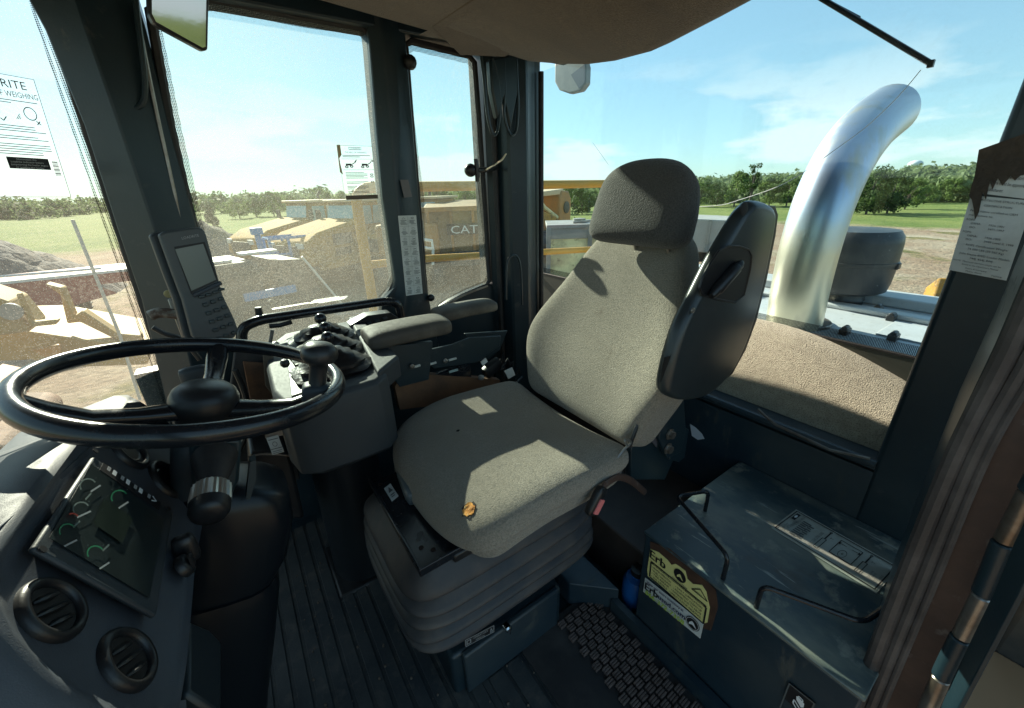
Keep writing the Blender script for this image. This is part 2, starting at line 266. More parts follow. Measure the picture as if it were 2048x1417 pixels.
# ------------------------------------------------------------ decals (lettering mapped on a parallelogram)
_tc={}
def text_mesh(s):
    if s in _tc: return _tc[s]
    cu=bpy.data.curves.new('t','FONT'); cu.body=s; cu.size=1; cu.align_x='LEFT'; cu.resolution_u=2
    o=bpy.data.objects.new('t',cu); COL.objects.link(o); bpy.context.view_layer.update()
    dg=bpy.context.evaluated_depsgraph_get(); me=bpy.data.meshes.new_from_object(o.evaluated_get(dg))
    vs=[V(v.co) for v in me.vertices]; fs=[tuple(p.vertices) for p in me.polygons]
    bpy.data.objects.remove(o); bpy.data.curves.remove(cu); bpy.data.meshes.remove(me); _tc[s]=(vs,fs); return vs,fs
class Decal:
    def __init__(s,tl,tr,bl,lift=.0015,nrm=None):
        s.o=V(tl); s.ex=V(tr)-V(tl); s.ey=V(bl)-V(tl); n=s.ex.cross(s.ey).normalized()
        if n.dot(CAM-s.o)<0: n=-n
        s.n=n; s.lift=lift; s.mb=MB(); s.mats=[]; s.asp=s.ex.length/s.ey.length
    def pt(s,u,v,h=0): return s.o+s.ex*u+s.ey*v+s.n*(s.lift+h)
    def _m(s,m):
        if m not in s.mats: s.mats.append(m)
        s.mb.mi=s.mats.index(m)
    def poly(s,pts,m,h=.0003): s._m(m); s.mb.add([s.pt(u,v,h) for u,v in pts],[tuple(range(len(pts)))])
    def rect(s,u0,v0,u1,v1,m,h=.0003): s.poly([(u0,v0),(u1,v0),(u1,v1),(u0,v1)],m,h)
    def frame(s,u0,v0,u1,v1,t,m,h=.0006):
        a=t/s.asp
        s.rect(u0,v0,u1,v0+t,m,h); s.rect(u0,v1-t,u1,v1,m,h); s.rect(u0,v0+t,u0+a,v1-t,m,h); s.rect(u1-a,v0+t,u1,v1-t,m,h)
    def ell(s,u,v,ru,rv,m,h=.0006,n=20,hole=0):
        if not hole: s.poly([(u+ru*math.cos(k*2*math.pi/n),v+rv*math.sin(k*2*math.pi/n)) for k in range(n)],m,h); return
        for k in range(n):
            a=k*2*math.pi/n; b=(k+1)*2*math.pi/n
            s.poly([(u+ru*math.cos(a),v+rv*math.sin(a)),(u+ru*math.cos(b),v+rv*math.sin(b)),(u+hole*ru*math.cos(b),v+hole*rv*math.sin(b)),(u+hole*ru*math.cos(a),v+hole*rv*math.sin(a))],m,h)
    def line(s,pts,t,m,h=.0006):
        for (u0,v0),(u1,v1) in zip(pts,pts[1:]):
            d=V(((u1-u0)*s.asp,v1-v0)); l=d.length or 1; nx,ny=-d.y/l*t/2/s.asp,d.x/l*t/2
            s.poly([(u0+nx,v0+ny),(u1+nx,v1+ny),(u1-nx,v1-ny),(u0-nx,v0-ny)],m,h)
    def text(s,str_,u0,v0,v1,m,u1=None,h=.0009,align='l',bold=0):
        vs,fs=text_mesh(str_)
        if not vs: return
        x0=min(v.x for v in vs); x1=max(v.x for v in vs); H=.72; k=(v1-v0)/H   # cap height
        w=(x1-x0)*k/s.asp; kx=k/s.asp
        if u1 is not None and (w>u1-u0): kx*=(u1-u0)/w; w=u1-u0
        if u1 is not None and align=='c': u0=u0+(u1-u0-w)/2
        if u1 is not None and align=='j' : kx*=(u1-u0)/w
        s._m(m)
        for i in range(1+2*(bold>0)):
            q=(i-(bold>0))*bold*(v1-v0)/s.asp; s.mb.add([s.pt(u0+(v.x-x0)*kx+q,v1-v.y*k+abs(q)*.3,h+i*.00012) for v in vs],fs)
    def done(s,parent,name='lettering'):
        return s.mb.build(name,s.mats,parent)
def sheetpart(name,tl,tr,bl,m,parent,th=.001,off=0.0005):
    tl,tr,bl=V(tl),V(tr),V(bl); n=(tr-tl).cross(bl-tl).normalized()
    if n.dot(CAM-tl)<0: n=-n
    q=[tl,tr,tr+bl-tl,bl]; return MB().prism([p+n*off for p in q],n*th).build(name,m,parent)
GZ=-2.2
# ============================================================ CAB SHELL
floor=MB().bb((-.9,-.02,-.06),(1.45,1.75,0)).build('cab_floor',paint); tag(floor,kind='structure')
cab=thing('operator_cab','dark teal steel cab shell of the loader with big windows and an open door','cab',(.2,.8,0))
def cabp(name,mb,m,**k): return mb.build(name,m,cab,**k)
# roof + headliner
cabp('roof',MB().bb((-.95,-.12,1.875),(1.60,1.80,1.95)),paint,bevel=.01)
mb=MB(); mb.bb((-.3,1.60,1.83),(1.3,1.72,1.873))   # side header beam above the windows
mb.bb((-.95,-.1,1.83),(-.3,1.72,1.873))
cabp('roof_rail',mb,paint,bevel=.006)
# main headliner: one loft from door side to window side
hl=[]
zc=1.83
edge=[V((-.25,1.30,1.828)),V((.33,1.43,1.815)),V((.715,1.45,1.80)),V((.90,1.60,1.775)),V((1.08,1.58,1.775)),V((1.14,1.50,1.80))]
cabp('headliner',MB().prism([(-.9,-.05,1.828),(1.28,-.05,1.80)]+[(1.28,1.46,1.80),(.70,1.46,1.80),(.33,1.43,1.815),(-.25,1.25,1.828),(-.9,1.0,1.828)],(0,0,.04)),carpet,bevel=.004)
# corner pad (drops down over the rear right corner)
q=[V((.70,1.42,1.80))]+[P('Z',1.765,x,y) for x,y in ((920,112),(1011,115),(1039,97))]+[V((1.12,1.2,1.79)),V((.72,1.15,1.80))]
mb=MB(); top=[V((p.x,p.y,1.83)) for p in q]; mb.loft([q,top]); cabp('headliner_corner_pad',mb,carpet,bevel=.006)
# rear duct: sagging lower edge along the rear window, slopes up toward the front
low=[(1030,100),(1069,124),(1120,128),(1175,129),(1230,122),(1302,103),(1400,52),(1500,-2),(1640,-80),(1800,-190)]
e1=[P('X',1.12,x,y) for x,y in low]; e0=[V((.70+.02*i,p.y*.98,1.802)) for i,p in enumerate(e1)]
em=[V((.95,p.y,(p.z*.62+1.802*.38))) for p in e1]; e2=[V((1.27,p.y,1.82)) for p in e1]; e15=[V((1.20,p.y,p.z+.03)) for p in e1]
mb=MB(); mb.loft([e0,em,[p+V((-.03,0,-.001)) for p in e1],e1,e15,e2],cap=False,close=False); cabp('headliner_rear_duct',mb,carpet,ang=80)
# side wall below windows
mb=MB(); mb.bb((-.34,1.66,0),(1.3,1.72,.80)); cabp('side_wall',mb,paint)
# front post (A pillar)
def ringpx(y,l,r,rid,yo=1.63):
    a=P('Y',yo,l,y); b=P('Y',yo-.06,rid,y); c=P('Y',yo,r,y); d=P('Y',yo+.015,r+4,y)
    return [a,b,c,V((c.x+.004,yo+.08,c.z)),V((a.x,yo+.08,a.z))]
rows=[(-40,36,262,140),(60,90,292,172),(250,168,338,238),(450,232,392,306),(600,283,432,352),(830,338,520,405),(960,385,560,450)]
mb=MB(); mb.loft([ringpx(*r) for r in rows]); ap=cabp('front_post',mb,paint,ang=25,bevel=.004)
# shaped gussets welded at the post head: raised U outlines
for pts in ([(150,-30),(178,60),(205,130),(232,180),(262,214),(284,208),(290,170),(282,90),(268,-20)],):
    MB().tube(catmull([P('Y',1.600,x,y) for x,y in pts],5),.007,8).build('weld_gusset',paint,ap)
mb=MB(); mb.tube(rounded([P('Y',1.615,x,y) for x,y in ((272,20),(305,190),(345,370),(378,520))],.1),.005,6); mb.build('trim_edge',steel,ap)
# front side window: rubber frame and glass
def window(pts,m,name='side_window',Y=1.645,rw=.012,friton=None):
    w=PP('Y',Y,*pts); g=MB().prism(w,(0,.005,0)).build(name,m,cab)
    rp=w+[w[0]]; c=V((0,0,0))
    for p in w: c+=p/len(w)
    MB().tube([p+V((0,-.004,0)) for p in w],rw,6,closed=True).build('rubber_gasket',rubber,g)
    out=[p+V((0,-.002,0)) for p in w]; inn=[p+(c-p).normalized()*.028+V((0,-.002,0)) for p in w]
    n=len(w); MB().add(out+inn,[(i,(i+1)%n,(i+1)%n+n,i+n) for i in range(n)]).build('dotted_border',frit,g)
    return g
w1=window([(300,22),(352,0),(430,-2),(600,34),(722,54),(738,70),(752,160),(772,330),(788,480),(792,560),(778,590),(764,604),(770,640),(600,760),(470,780),(440,650),(385,450),(340,250)],g_side)
w2=window([(810,92),(822,84),(936,112),(948,126),(958,250),(968,400),(978,560),(972,572),(925,592),(880,616),(856,640),(848,560),(835,400),(820,220)],g_side2)
# middle post (B pillar)
def rb(y,l,r): 
    a=P('Y',1.62,l,y); c=P('Y',1.62,r,y); m=P('Y',1.585,(l*.62+r*.38),y); return [a,m,V((m.x+.04,m.y,m.z)),c,V((c.x,1.70,c.z)),V((a.x,1.70,a.z))]
mb=MB(); mb.loft([rb(*r) for r in ((-30,722,800),(80,738,812),(250,752,826),(400,766,838),(560,790,852),(640,770,866),(700,760,880))]); bp=cabp('middle_post',mb,paint,bevel=.005)
MB().prism(PP('Y',1.612,(796,560),(790,575),(764,606),(762,660),(800,660)),(0,.06,0)).build('post_foot',paint,bp,bevel=.004)
mb=MB(); mb.prism(PP('Y',1.575,(800,360),(816,360),(824,394),(808,396)),(0,-.002,0)); mb.build('tape_patch',mat('grey_tape',(.13,.12,.12),.5),bp)
d0=P('Y',1.583,796,432); d1=P('Y',1.583,832,431); d2=P('Y',1.583,812,592); 
pl=sheetpart('switch_chart_label',d0,d1,d2,white_st,bp,.0012)
d=Decal(d0,d1,d2,lift=.003); random.seed(4)
for r in range(8):
    v=r/8; d.rect(.02,v-.001,.98,v+.001,grey_ink) if r else None
    for c in range(2):
        u=.06+c*.5
        k=random.choice('ABCD')
        if k=='A': d.ell(u+.19,v+.03,.08,.011,grey_ink,hole=.6)
        elif k=='B': d.line([(u+.1,v+.04),(u+.2,v+.02),(u+.3,v+.04),(u+.1,v+.04)],.003,grey_ink)
        elif k=='C': d.frame(u+.12,v+.018,u+.26,v+.042,.003,grey_ink)
        else: d.line([(u+.1,v+.04),(u+.3,v+.02)],.004,grey_ink); d.line([(u+.1,v+.02),(u+.3,v+.04)],.004,grey_ink)
        for j in range(4): d.rect(u+random.uniform(0,.1),v+.056+j*.014,u+random.uniform(.25,.4),v+.062+j*.014,grey_ink)
d.rect(.497,.01,.503,.99,grey_ink); d.done(pl)
# dark quarter panel under the rear side window (arched edge)
mb=MB(); mb.prism(PP('Y',1.63,(850,660),(868,632),(905,603),(940,585),(984,568),(1000,610),(1010,720),(850,720)),(0,.06,0)); cabp('quarter_panel',mb,paint,bevel=.006)
MB().tube(catmull(PP('Y',1.60,(862,642),(885,616),(925,592),(975,572)),5),.005,6).build('panel_edge',steel,cab)
# rear right corner post (C)
zt,zb=1.87,.0
cs=[(1.015,1.70),(1.018,1.635),(1.05,1.60),(1.065,1.545),(1.075,1.535),(1.145,1.515),(1.16,1.52),(1.165,1.535),(1.30,1.655),(1.34,1.665),(1.34,1.74),(1.015,1.74)]
mb=MB(); mb.loft([[V((x,y,zb)) for x,y in cs],[V((x,y,zt)) for x,y in cs]]); cp=cabp('corner_post',mb,paint,ang=20,bevel=.002)
MB().tube([(1.035,1.595,zb),(1.035,1.595,1.79)],.012,8).build('window_seal',rubber,cp)
MB().tube([(1.325,1.64,zb),(1.325,1.64,1.79)],.012,8).build('window_seal',rubber,cp)
# flared gusset leaves at the top of the corner post
for pts in ([(962,112),(968,160),(975,230),(985,268),(995,262),(1000,215),(996,160),(985,118)],[(1008,120),(1010,180),(1008,230),(1020,268),(1032,262),(1036,215),(1034,160),(1032,115)]):
    MB().tube(catmull([P('Y',1.505,x,y) for x,y in pts],4),.006,8).build('weld_gusset',paint,cp)
MB().prism(PP('Y',1.50,(980,118),(1034,106),(1038,180),(1022,262),(1008,200),(996,240),(984,180)),(0,.035,0)).build('gusset_plate',paint,cp,bevel=.008)
sk=sheetpart('small_warning_label',P('Y',1.575,1046,510),P('Y',1.575,1056,509),P('Y',1.575,1047,530),ink,cp)
d=Decal(P('Y',1.575,1046,510),P('Y',1.575,1056,509),P('Y',1.575,1047,530),lift=.003); d.ell(.5,.3,.25,.18,white_ink); d.rect(.2,.6,.8,.85,white_ink); d.done(sk,'pictogram')
# arched bracket at mid height of corner post
MB().tube(catmull(PP('Y',1.50,(1012,600),(1014,530),(1024,512),(1036,516),(1042,545),(1044,610)),5),.005,8).build('seat_belt_bracket',paint,cp)
# rear wall, ledge, carpet
mb=MB(); mb.bb((1.30,.0,0),(1.36,1.70,.585)); rw=cabp('rear_wall',mb,paint_b,bevel=.004)
MB().tube([(1.302,.17,.598),(1.302,1.6,.60)],.013,10).build('sill_lip',paint_b,rw)
MB().tube([P('X',1.288,x,y) for x,y in ((1516,818),(1530,832),(1552,850),(1600,872),(1660,900),(1740,918))],.0045,6).build('sealant_bead',steel,rw)
MB().bb((1.30,.16,.575),(1.59,1.66,.600)).build('ledge',paint_b,rw)
MB().prism([P('X',1.297,x,y) for x,y in ((1380,848),(1392,856),(1404,868),(1409,878),(1396,880),(1384,872))],(-.001,0,0)).build('chipped_paint_patch',mat('bare_light_patch',(.6,.62,.7),.6),rw)
# bulged carpet
ys=[.175+i*(1.62-.175)/30 for i in range(31)]
def topz(y):
    # arched upper edge, falling toward the near side
    t=min(1,max(0,(y-.17)/.42)); return .735+.105*math.sin(t*math.pi/2)+.004
rings=[]
for k in range(9):
    s=k/8; rings.append([V((1.375+.175*s-.035*math.sin(s*math.pi),y,.601+(topz(y)-.601)*s)) for y in ys])
rings.append([V((1.575,y,topz(y)-.004)) for y in ys])
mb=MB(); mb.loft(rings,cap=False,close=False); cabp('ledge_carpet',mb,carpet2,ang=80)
MB().bb((1.572,.0,.55),(1.588,1.95,.826)).build('lower_window_band',mat('olive_grey_band',(.055,.06,.05),.5),rw)
rg=cabp('rear_window',MB().bb((1.580,-.1,.825),(1.585,2.05,1.88)),g_rear)
MB().bb((1.572,.0,.82),(1.576,1.95,.862)).build('dotted_border',frit,rg)
MB().tube([(1.576,.0,.826),(1.576,1.95,.826)],.006,6).build('rubber_gasket',rubber,rg)
crk=[(1842,140),(1812,176),(1780,210),(1730,256),(1670,300),(1600,350),(1545,378),(1480,400),(1440,411),(1380,415)]
MB().tube(catmull([P('X',1.568,x,y) for x,y in crk],5),.0011,5).build('glass_crack',mat('crack_highlight',(.72,.78,.82),.3),rg)
MB().tube(catmull([P('X',1.568,x,y) for x,y in ((1185,285),(1200,306),(1217,330))],3),.0006,5).build('glass_crack',mat('crack_dark',(.2,.25,.28),.3),rg)
# rear left post with certificate plate
cs=[(1.298,.174),(1.58,.205),(1.58,-.04),(1.298,-.04)]
lp=cabp('rear_left_post',MB().loft([[V((x,y,0)) for x,y in cs],[V((x,y,1.87)) for x,y in cs]]),paint,bevel=.012,bseg=3)
tl,tr,bl=V((1.2965,.158,1.325)),V((1.2965,.040,1.325)),V((1.2965,.155,1.155))
tr=P('X',1.2965,2068,402); tl=P('X',1.2965,1942,391); bl=P('X',1.2965,1898,540)
pl=sheetpart('certificate_label',tl,tr,bl,white_st,lp,.0012)
d=Decal(tl,tr,bl,lift=.003)
for s,u,v,w in (('PROTECTIVE STRUCTURE',.17,.03,.93),('CERTIFICATION',.27,.095,.85),('Performance certified at OEM',.07,.17,.9),('manufacture to:',.07,.225,.5),('ROPS:',.05,.285,.2),('OSHA:',.14,.33,.34),('1926.1001',.45,.33,.75),('ISO:',.14,.38,.3),('3471:1997',.45,.38,.75),('FOPS:',.05,.445,.2),('OSHA:',.14,.49,.34),('1926.1003',.45,.49,.75),('ISO:',.14,.54,.3),('3449 Level II: 1998',.45,.54,.97),('ROPS Certification Weight:',.17,.61,.9),('74 000 LBS (33 560 Kg)',.22,.66,.85),('John Deere 4WD Loader Models',.1,.73,.95),('744J, 824J, 844J',.3,.78,.72),('NOTE:  Maximum machine weight can be',.03,.835,.97),("found in the Operator's Manual",.2,.875,.9),('Deere & Company',.28,.92,.72),('Moline, Illinois',.3,.958,.65),('T207908',.74,.962,.93)):
    d.text(s,u,v,v+(.026 if v<.8 else .02),ink,u1=w,align='l')
d.done(pl)
tl2=P('X',1.2965,1962,340); tr2=P('X',1.2965,2090,352); bl2=P('X',1.2965,1944,385)
pl=sheetpart('torn_label',tl2,tr2,bl2,white_st,lp,.0012)
d=Decal(tl2,tr2,bl2,lift=.003); d.text('any alteration to the',.30,.1,.25,ink,.95); d.text('structure must be approved by the',.15,.4,.55,ink,.98); d.text('manufacturer.',.15,.7,.85,ink,.5)
d.done(pl)
random.seed(8)
mb=MB(); base=[(1958,300),(2100,250),(2100,340),(2040,352),(2030,362),(2022,352),(2005,372),(1996,356),(1985,380),(1980,362),(1972,400),(1966,385),(1958,425),(1950,440),(1948,420),(1944,400),(1938,392),(1950,350)]
mb.prism([P('X',1.2925,x,y) for x,y in base],(-.002,0,0)); mb.build('grease_smear',dirt_mat,lp)
# door opening: sill, front post (left of photo, out of frame), header
mb=MB(); mb.bb((-.95,-.06,-.1),(.86,.0,.0)); mb.bb((-.30,-.06,1.80),(1.2,-.0,1.875)); mb.bb((-.34,-.06,0),(-.22,.02,1.88)); cabp('door_frame',mb,paint,bevel=.006)
# rear jamb, seal, hinge, door edge
X0=.85
def vtube(pts,r,name,m,par,flat=None,x=X0,n=10): 
    return MB().tube(catmull([P('X',x,a,b) for a,b in pts],6),r,n,flat).build(name,m,par)
jb=MB(); a=[P('X',.872,x,y) for x,y in ((2110,470),(2010,700),(1910,905),(1800,1170),(1700,1430),(1660,1540))]
b=[P('X',.872,x,y) for x,y in ((2420,470),(2260,700),(2090,905),(1975,1170),(1880,1430),(1850,1540))]
jb.loft([[p,q,q+V((.05,0,0)),p+V((.05,0,0))] for p,q in zip(a,b)]); jamb=cabp('door_jamb',jb,brown_paint,bevel=.003)
j2=MB(); a2=[p+V((.02,0.012,0)) for p in a]; j2.loft([[p,p+V((.27,.03,0)),p+V((.27,-.05,0)),p+V((0,-.05,0))] for p in a2]); j2.build('jamb_return',paint,jamb)
for off,r,fl in ((14,.013,None),(50,.0095,None),(76,.006,None)):
    vtube([(2098+off*1.5,470),(2000+off*1.25,700),(1900+off,905),(1790+off,1170),(1698+off*.85,1417),(1655+off*.8,1530)],r,'door_seal',seal_m,cab,x=.862)
vtube([(2152,470),(2052,700),(1935,905),(1828,1170),(1728,1417),(1685,1530)],.022,'door_seal',seal_m,cab,flat=.5,x=.878)
# hinge knuckles
hp=[(2105,905),(2048,985),(2000,1075),(1960,1150),(1918,1220),(1880,1300),(1842,1380),(1810,1450),(1780,1520)]
hp=[(2115,890),(2060,985),(2008,1085),(1965,1190),(1922,1275),(1882,1355),(1850,1430),(1820,1500)]
hinge=None
for i in range(len(hp)-1):
    p,q=P('X',.83,*hp[i]),P('X',.83,*hp[i+1]); dd=(q-p).normalized()
    o=MB().tube([p+dd*.001,p+dd*.003,q-dd*.003,q-dd*.001],[.0095,.0115,.0115,.0095] if i%2 else [.011,.0128,.0128,.011],16).build('hinge_knuckle',steel if i%2 else paint,jamb)
dp=MB(); a=[P('X',.80,x,y) for x,y in ((2210,890),(2110,1050),(2030,1195),(1968,1330),(1912,1440),(1880,1520))]; b=[P('X',.80,x,y) for x,y in ((2270,890),(2150,1070),(2060,1240),(1990,1380),(1935,1480),(1905,1560))]
dp.loft([[p,q,q+V((.0,-.012,0)),p+V((.03,-.012,0))] for p,q in zip(a,b)]); 
dp=MB(); a=[P('X',.82,x,y) for x,y in ((2130,890),(2075,985),(2028,1085),(1985,1190),(1944,1275),(1906,1355),(1874,1430),(1844,1500))]; b=[P('X',.80,x,y) for x,y in ((2200,890),(2140,985),(2085,1085),(2035,1190),(1990,1275),(1945,1360),(1903,1440),(1872,1510))]
dp.loft([[p,q,q+V((.0,-.006,-.002)),p+V((.0,-.006,-.002))] for p,q in zip(a,b)]); dp.build('hinge_leaf',paint,jamb,bevel=.001)
# windshield: a curved pane wrapping from the post to the front
ws=[(-.20,1.675),(-.33,1.64),(-.46,1.56),(-.58,1.45),(-.70,1.28),(-.78,1.05),(-.81,.82),(-.78,.6),(-.70,.36),(-.55,.14),(-.34,.0)]
ws=catmull([V((x,y,0)) for x,y in ws],4)
def wsr(z,o=0): 
    sh=(1.0-z)*.05
    return [V((p.x-sh,p.y,z)) for p in ws]
n=len(ws); lo,hi=wsr(.30),wsr(1.86)
g=MB(); g.add(lo+hi,[(i,i+1,i+1+n,i+n) for i in range(n-1)]); wsh=g.build('windshield',g_front,cab,ang=80)
# dotted border next to the post
i0=3; ga,gb=lo[2]+V((.006,-.012,0)),hi[2]+V((.006,-.012,0)); dxy=(ws[4]-ws[2]).normalized()*.030
MB().add([ga,ga+dxy,gb+dxy,gb],[(0,1,2,3)]).build('dotted_border',frit,wsh)
MB().tube([ga,gb],.012,8).build('rubber_gasket',rubber,wsh)
# lower front wall
g=MB(); n=len(ws); A=[V((p.x-.03,p.y,0)) for p in ws]; B=wsr(.31); g.loft([A,B],cap=False,close=False); g.build('front_wall',paint,cab,ang=80)
# printed clear sheets on glass
def sheet_decal(name,tl,tr,bl,lines,par,label=None):
    s=sheetpart(name,tl,tr,bl,sheet_m,par,.0006,.002); d=Decal(tl,tr,bl,lift=.004); lines(d); d.done(s); return s
n1=V((.55,-.84,0)).normalized(); p0=V((-.44,1.545,1.3))
def L1(d):
    d.text('LOADRITE',.10,.035,.10,grey_ink,.86,align='j'); d.text('THE ABCs OF WEIGHING',.04,.125,.17,grey_ink,.97,align='j')
    for v,w in ((.195,.94),(.215,.6)): d.rect(.1,v,w,v+.006,grey_ink)
    for u in (.34,.80):
        d.ell(u,.29,.085,.055,grey_ink,hole=.86)
        for k in range(3): d.line([(u-.2+.02*k,.345),(u-.14,.30+.015*k)],.004,grey_ink)
    d.line([(.40,.35),(.43,.37),(.48,.335)],.007,grey_ink); d.line([(.85,.345),(.90,.375)],.007,grey_ink); d.line([(.90,.345),(.85,.375)],.007,grey_ink)
    for v in (.40,.42,.44,.485,.505,.55,.57,.59,.61,.63): d.rect(.08,v,.93 if v*100%3>1 else .8,v+.006,grey_ink)
    d.rect(.30,.66,.84,.755,ink)
    for k,(s,a,b) in enumerate((('Disconnect the',.42,.72),('Loadrite indicator before',.34,.80),('jumpstarting the loader engine',.33,.81),('or welding the loader.',.38,.76))): d.text(s,a,.668+k*.022,.683+k*.022,white_ink,b,h=.0014)
    for k in range(12): d.rect(.88,.68+k*.011,.96,.684+k*.011 if k%3 else .688+k*.011,grey_ink)
    d.frame(.0,.0,1,.995,.004,grey_ink)
sheet_decal('weighing_instruction_sheet',PN(p0,n1,-110,128),PN(p0,n1,66,160),PN(p0,n1,-10,396),L1,wsh)
def L2(d):
    d.frame(.30,.03,.66,.075,.007,grey_ink); d.text('LOADRITE',.34,.038,.066,grey_ink,.62,align='j'); d.text('THE ABCs OF WEIGHING',.18,.105,.135,ink,.80,align='j')
    for k,(v,w) in enumerate(((.17,.9),(.195,.6))): d.rect(.1,v,w,v+.01,grey_ink)
    for u in (.10,.56):
        d.ell(u+.08,.38,.05,.025,grey_ink,hole=.4); d.ell(u+.22,.37,.05,.025,grey_ink,hole=.4); d.rect(u+.06,.32,u+.22,.355,grey_ink); d.line([(u+.22,.34),(u+.33,.30),(u+.36,.26)],.014,grey_ink)
    d.line([(.42,.28),(.44,.30),(.49,.25)],.01,grey_ink); d.line([(.93,.25),(.98,.29)],.01,grey_ink); d.line([(.98,.25),(.93,.29)],.01,grey_ink)
    for v in (.235,.43): d.rect(.06,v,.97,v+.005,grey_ink)
    for i,v in enumerate((.48,.505,.53,.555,.58,.65,.675,.73,.755,.78,.83,.855)): d.rect(.12,v,.75 if i%3 else .65,v+.009,grey_ink)
    for v in (.52,.56,.66): d.ell(.88,v,.05,.018,grey_ink,hole=.5)
    d.rect(.03,.905,.99,.985,brown_lab); d.frame(0,0,1,1,.006,white_ink)
brown_lab=mat('brown_label_bar',(.12,.09,.06),.6)
sheet_decal('weighing_instruction_sheet',P('Y',1.638,674,291),P('Y',1.638,744,293),P('Y',1.638,690,402),L2,w1)
MB().prism([P('Y',1.636,x,y) for x,y in ((673,290),(680,290),(683,310),(678,318),(686,350),(680,345))],(0,-.001,0)).build('peeling_tape',mat('yellowed_tape',(.5,.38,.16),.5),w1)
# window latch on the rear side window + round stops
for q_,r_ in ((P('Y',1.58,941,341),.026),(P('Y',1.60,820,125),.024),(P('Y',1.60,862,596),.016)): MB().ball(q_,r_,14).build('round_stop_knob',black,w2)
lk=MB(); lk.tube(PP('Y',1.56,(951,318),(953,330),(955,352),(954,364)),[.008,.010,.010,.007],8); lk.tube(PP('Y',1.56,(955,341),(972,340)),.011,10); lk.tube([P('Y',1.56,972,340),P('Y',1.60,1000,336)],.008,8)
lko=lk.build('latch_handle',black,w2)
MB().tube(PP('Y',1.545,(972,340),(990,330),(1004,320),(1012,308)),[.003,.003,.004,.003],6,flat=1.8).build('latch_key',mat('ivory_tab',(.75,.62,.42),.4),lko)
MB().tube(catmull(PP('Y',1.60,(955,364),(957,380),(958,400),(954,418)),4),.0015,5).build('latch_cord',black,lko)
# handrail in front of the side window
hr=thing('grab_rail','bent black tube grab rail running under the large side window','handrail',tuple(P('Y',1.53,500,700)))
MB().tube(rounded(PP('Y',1.52,(483,735),(484,655),(520,640),(770,603),(796,606),(804,640)),.06,6),.0165,14).build('rail_tube',blackgloss,hr)
ck=MB(); ck.tube(PP('Y',1.56,(516,615),(519,630),(523,646)),[.010,.012,.008],8); ck.tube(PP('Y',1.56,(538,652),(560,650),(583,643)),.011,8); ck.build('rail_clamp',black,hr)
MB().tube(PP('Y',1.56,(545,660),(540,690),(525,710)),.006,8,flat=.6).build('rail_stay',steel,hr)
# wiper outside the rear window (upper right)
wp=thing('rear_wiper','black wiper blade slanting down across the upper right of the rear window','wiper',tuple(P('X',1.60,1640,-10)))
a,b=P('X',1.60,1560,-52),P('X',1.60,1862,128)
MB().tube([a,a.lerp(b,.5),b],.0065,8).build('wiper_blade',black,wp)
MB().tube([P('X',1.63,1500,-80),a.lerp(b,.55)+V((.02,0,.006))],.004,6).build('wiper_arm',black,wp)
MB().box(b+V((0,0,.0)),(.012,.012,.016)).build('blade_end_cap',black,wp)
# inside mirror, top left
mr=thing('cab_mirror','rectangular cab mirror hanging at the top of the front post','mirror',tuple(P('Y',1.20,330,0)))
_d=ray(360,30).normalized(); mn=(V((.42,-.90,.0)).normalized()-_d).normalized(); m0=P('Y',1.22,360,30); mp=[PN(m0,mn,x,y) for x,y in ((296,-40),(298,30),(310,50),(408,103),(416,100),(419,-40))]; MB().prism(mp,-mn*.03).build('mirror_housing',black,mr,bevel=.006,bseg=3)
gm=[PN(m0+mn*.0015,mn,x,y) for x,y in ((303,-40),(304,28),(312,44),(405,96),(411,94),(413,-40))]
MB().prism(gm,mn*.0006).build('mirror_glass',mat('mirror_silver',(.38,.40,.44),.05,1,bump=[(12,.03,.004)]),mr)
MB().tube([P('Y',1.25,330,-30),V((-.02,1.45,1.84))],.009,8).build('mirror_arm',black,mr)
# ============================================================ FLOOR MATS
fm=thing('ribbed_floor_mat','ribbed black rubber floor mat in front of and beside the seat base','floor mat',(.1,.7,0))
mb=MB(); mb.bb((-.7,.02,.002),(.30,1.60,.010)); 
x=-.68
while x<.30:
    mb.bb((x,.02,.010),(x+.034,1.60,.0155)); x+=.045
mb.build('mat_sheet',mat_rub,fm,bevel=.0015)
mb=MB(); mb.bb((.30,.02,.003),(.74,.655,.010)); x=.32
while x<.72: mb.bb((x,.02,.010),(x+.05,.64,.015)); x+=.058
mb.build('mat_sheet',mat_rub,fm,bevel=.0015)
mb=MB();em_=thing('woven_entry_mat','brown mat of woven rubber links on the floor beside the storage box','floor mat',(.7,.3,.01))
mb=MB(); 
for i in range(22):
    for j in range(12):
        cx=.42+j*.031+(.015 if i%2 else 0); cy=.10+i*.025
        if cx>.735 or cx<.585: continue
        for k in (-1,0,1): mb.box((cx,cy+k*.0072,.028),(.024,.0056,.010))
mb.build('woven_links',mat('brown_link_rubber',(.085,.062,.056),.65,var=[(30,.4,.7,(.15,.11,.10),8)],bump=[(200,.3,.002)]),em_,bevel=.0012)
mb=MB().bb((.44,.06,.016),(.775,.66,.021)); mb.build('mat_backing',rubber,em_)
random.seed(77); gt=MB()
for k in range(260):
    x,y=random.uniform(-.1,.76),random.uniform(.04,1.4); s_=random.uniform(.0015,.0045); gt.ball((x,y,.0165+s_*.4),s_,6)
tag(gt.build('floor_grit',mat('grit',(.12,.095,.075),.9),ang=180),'small grit and crumbs of dirt scattered on the floor mat',kind='stuff')
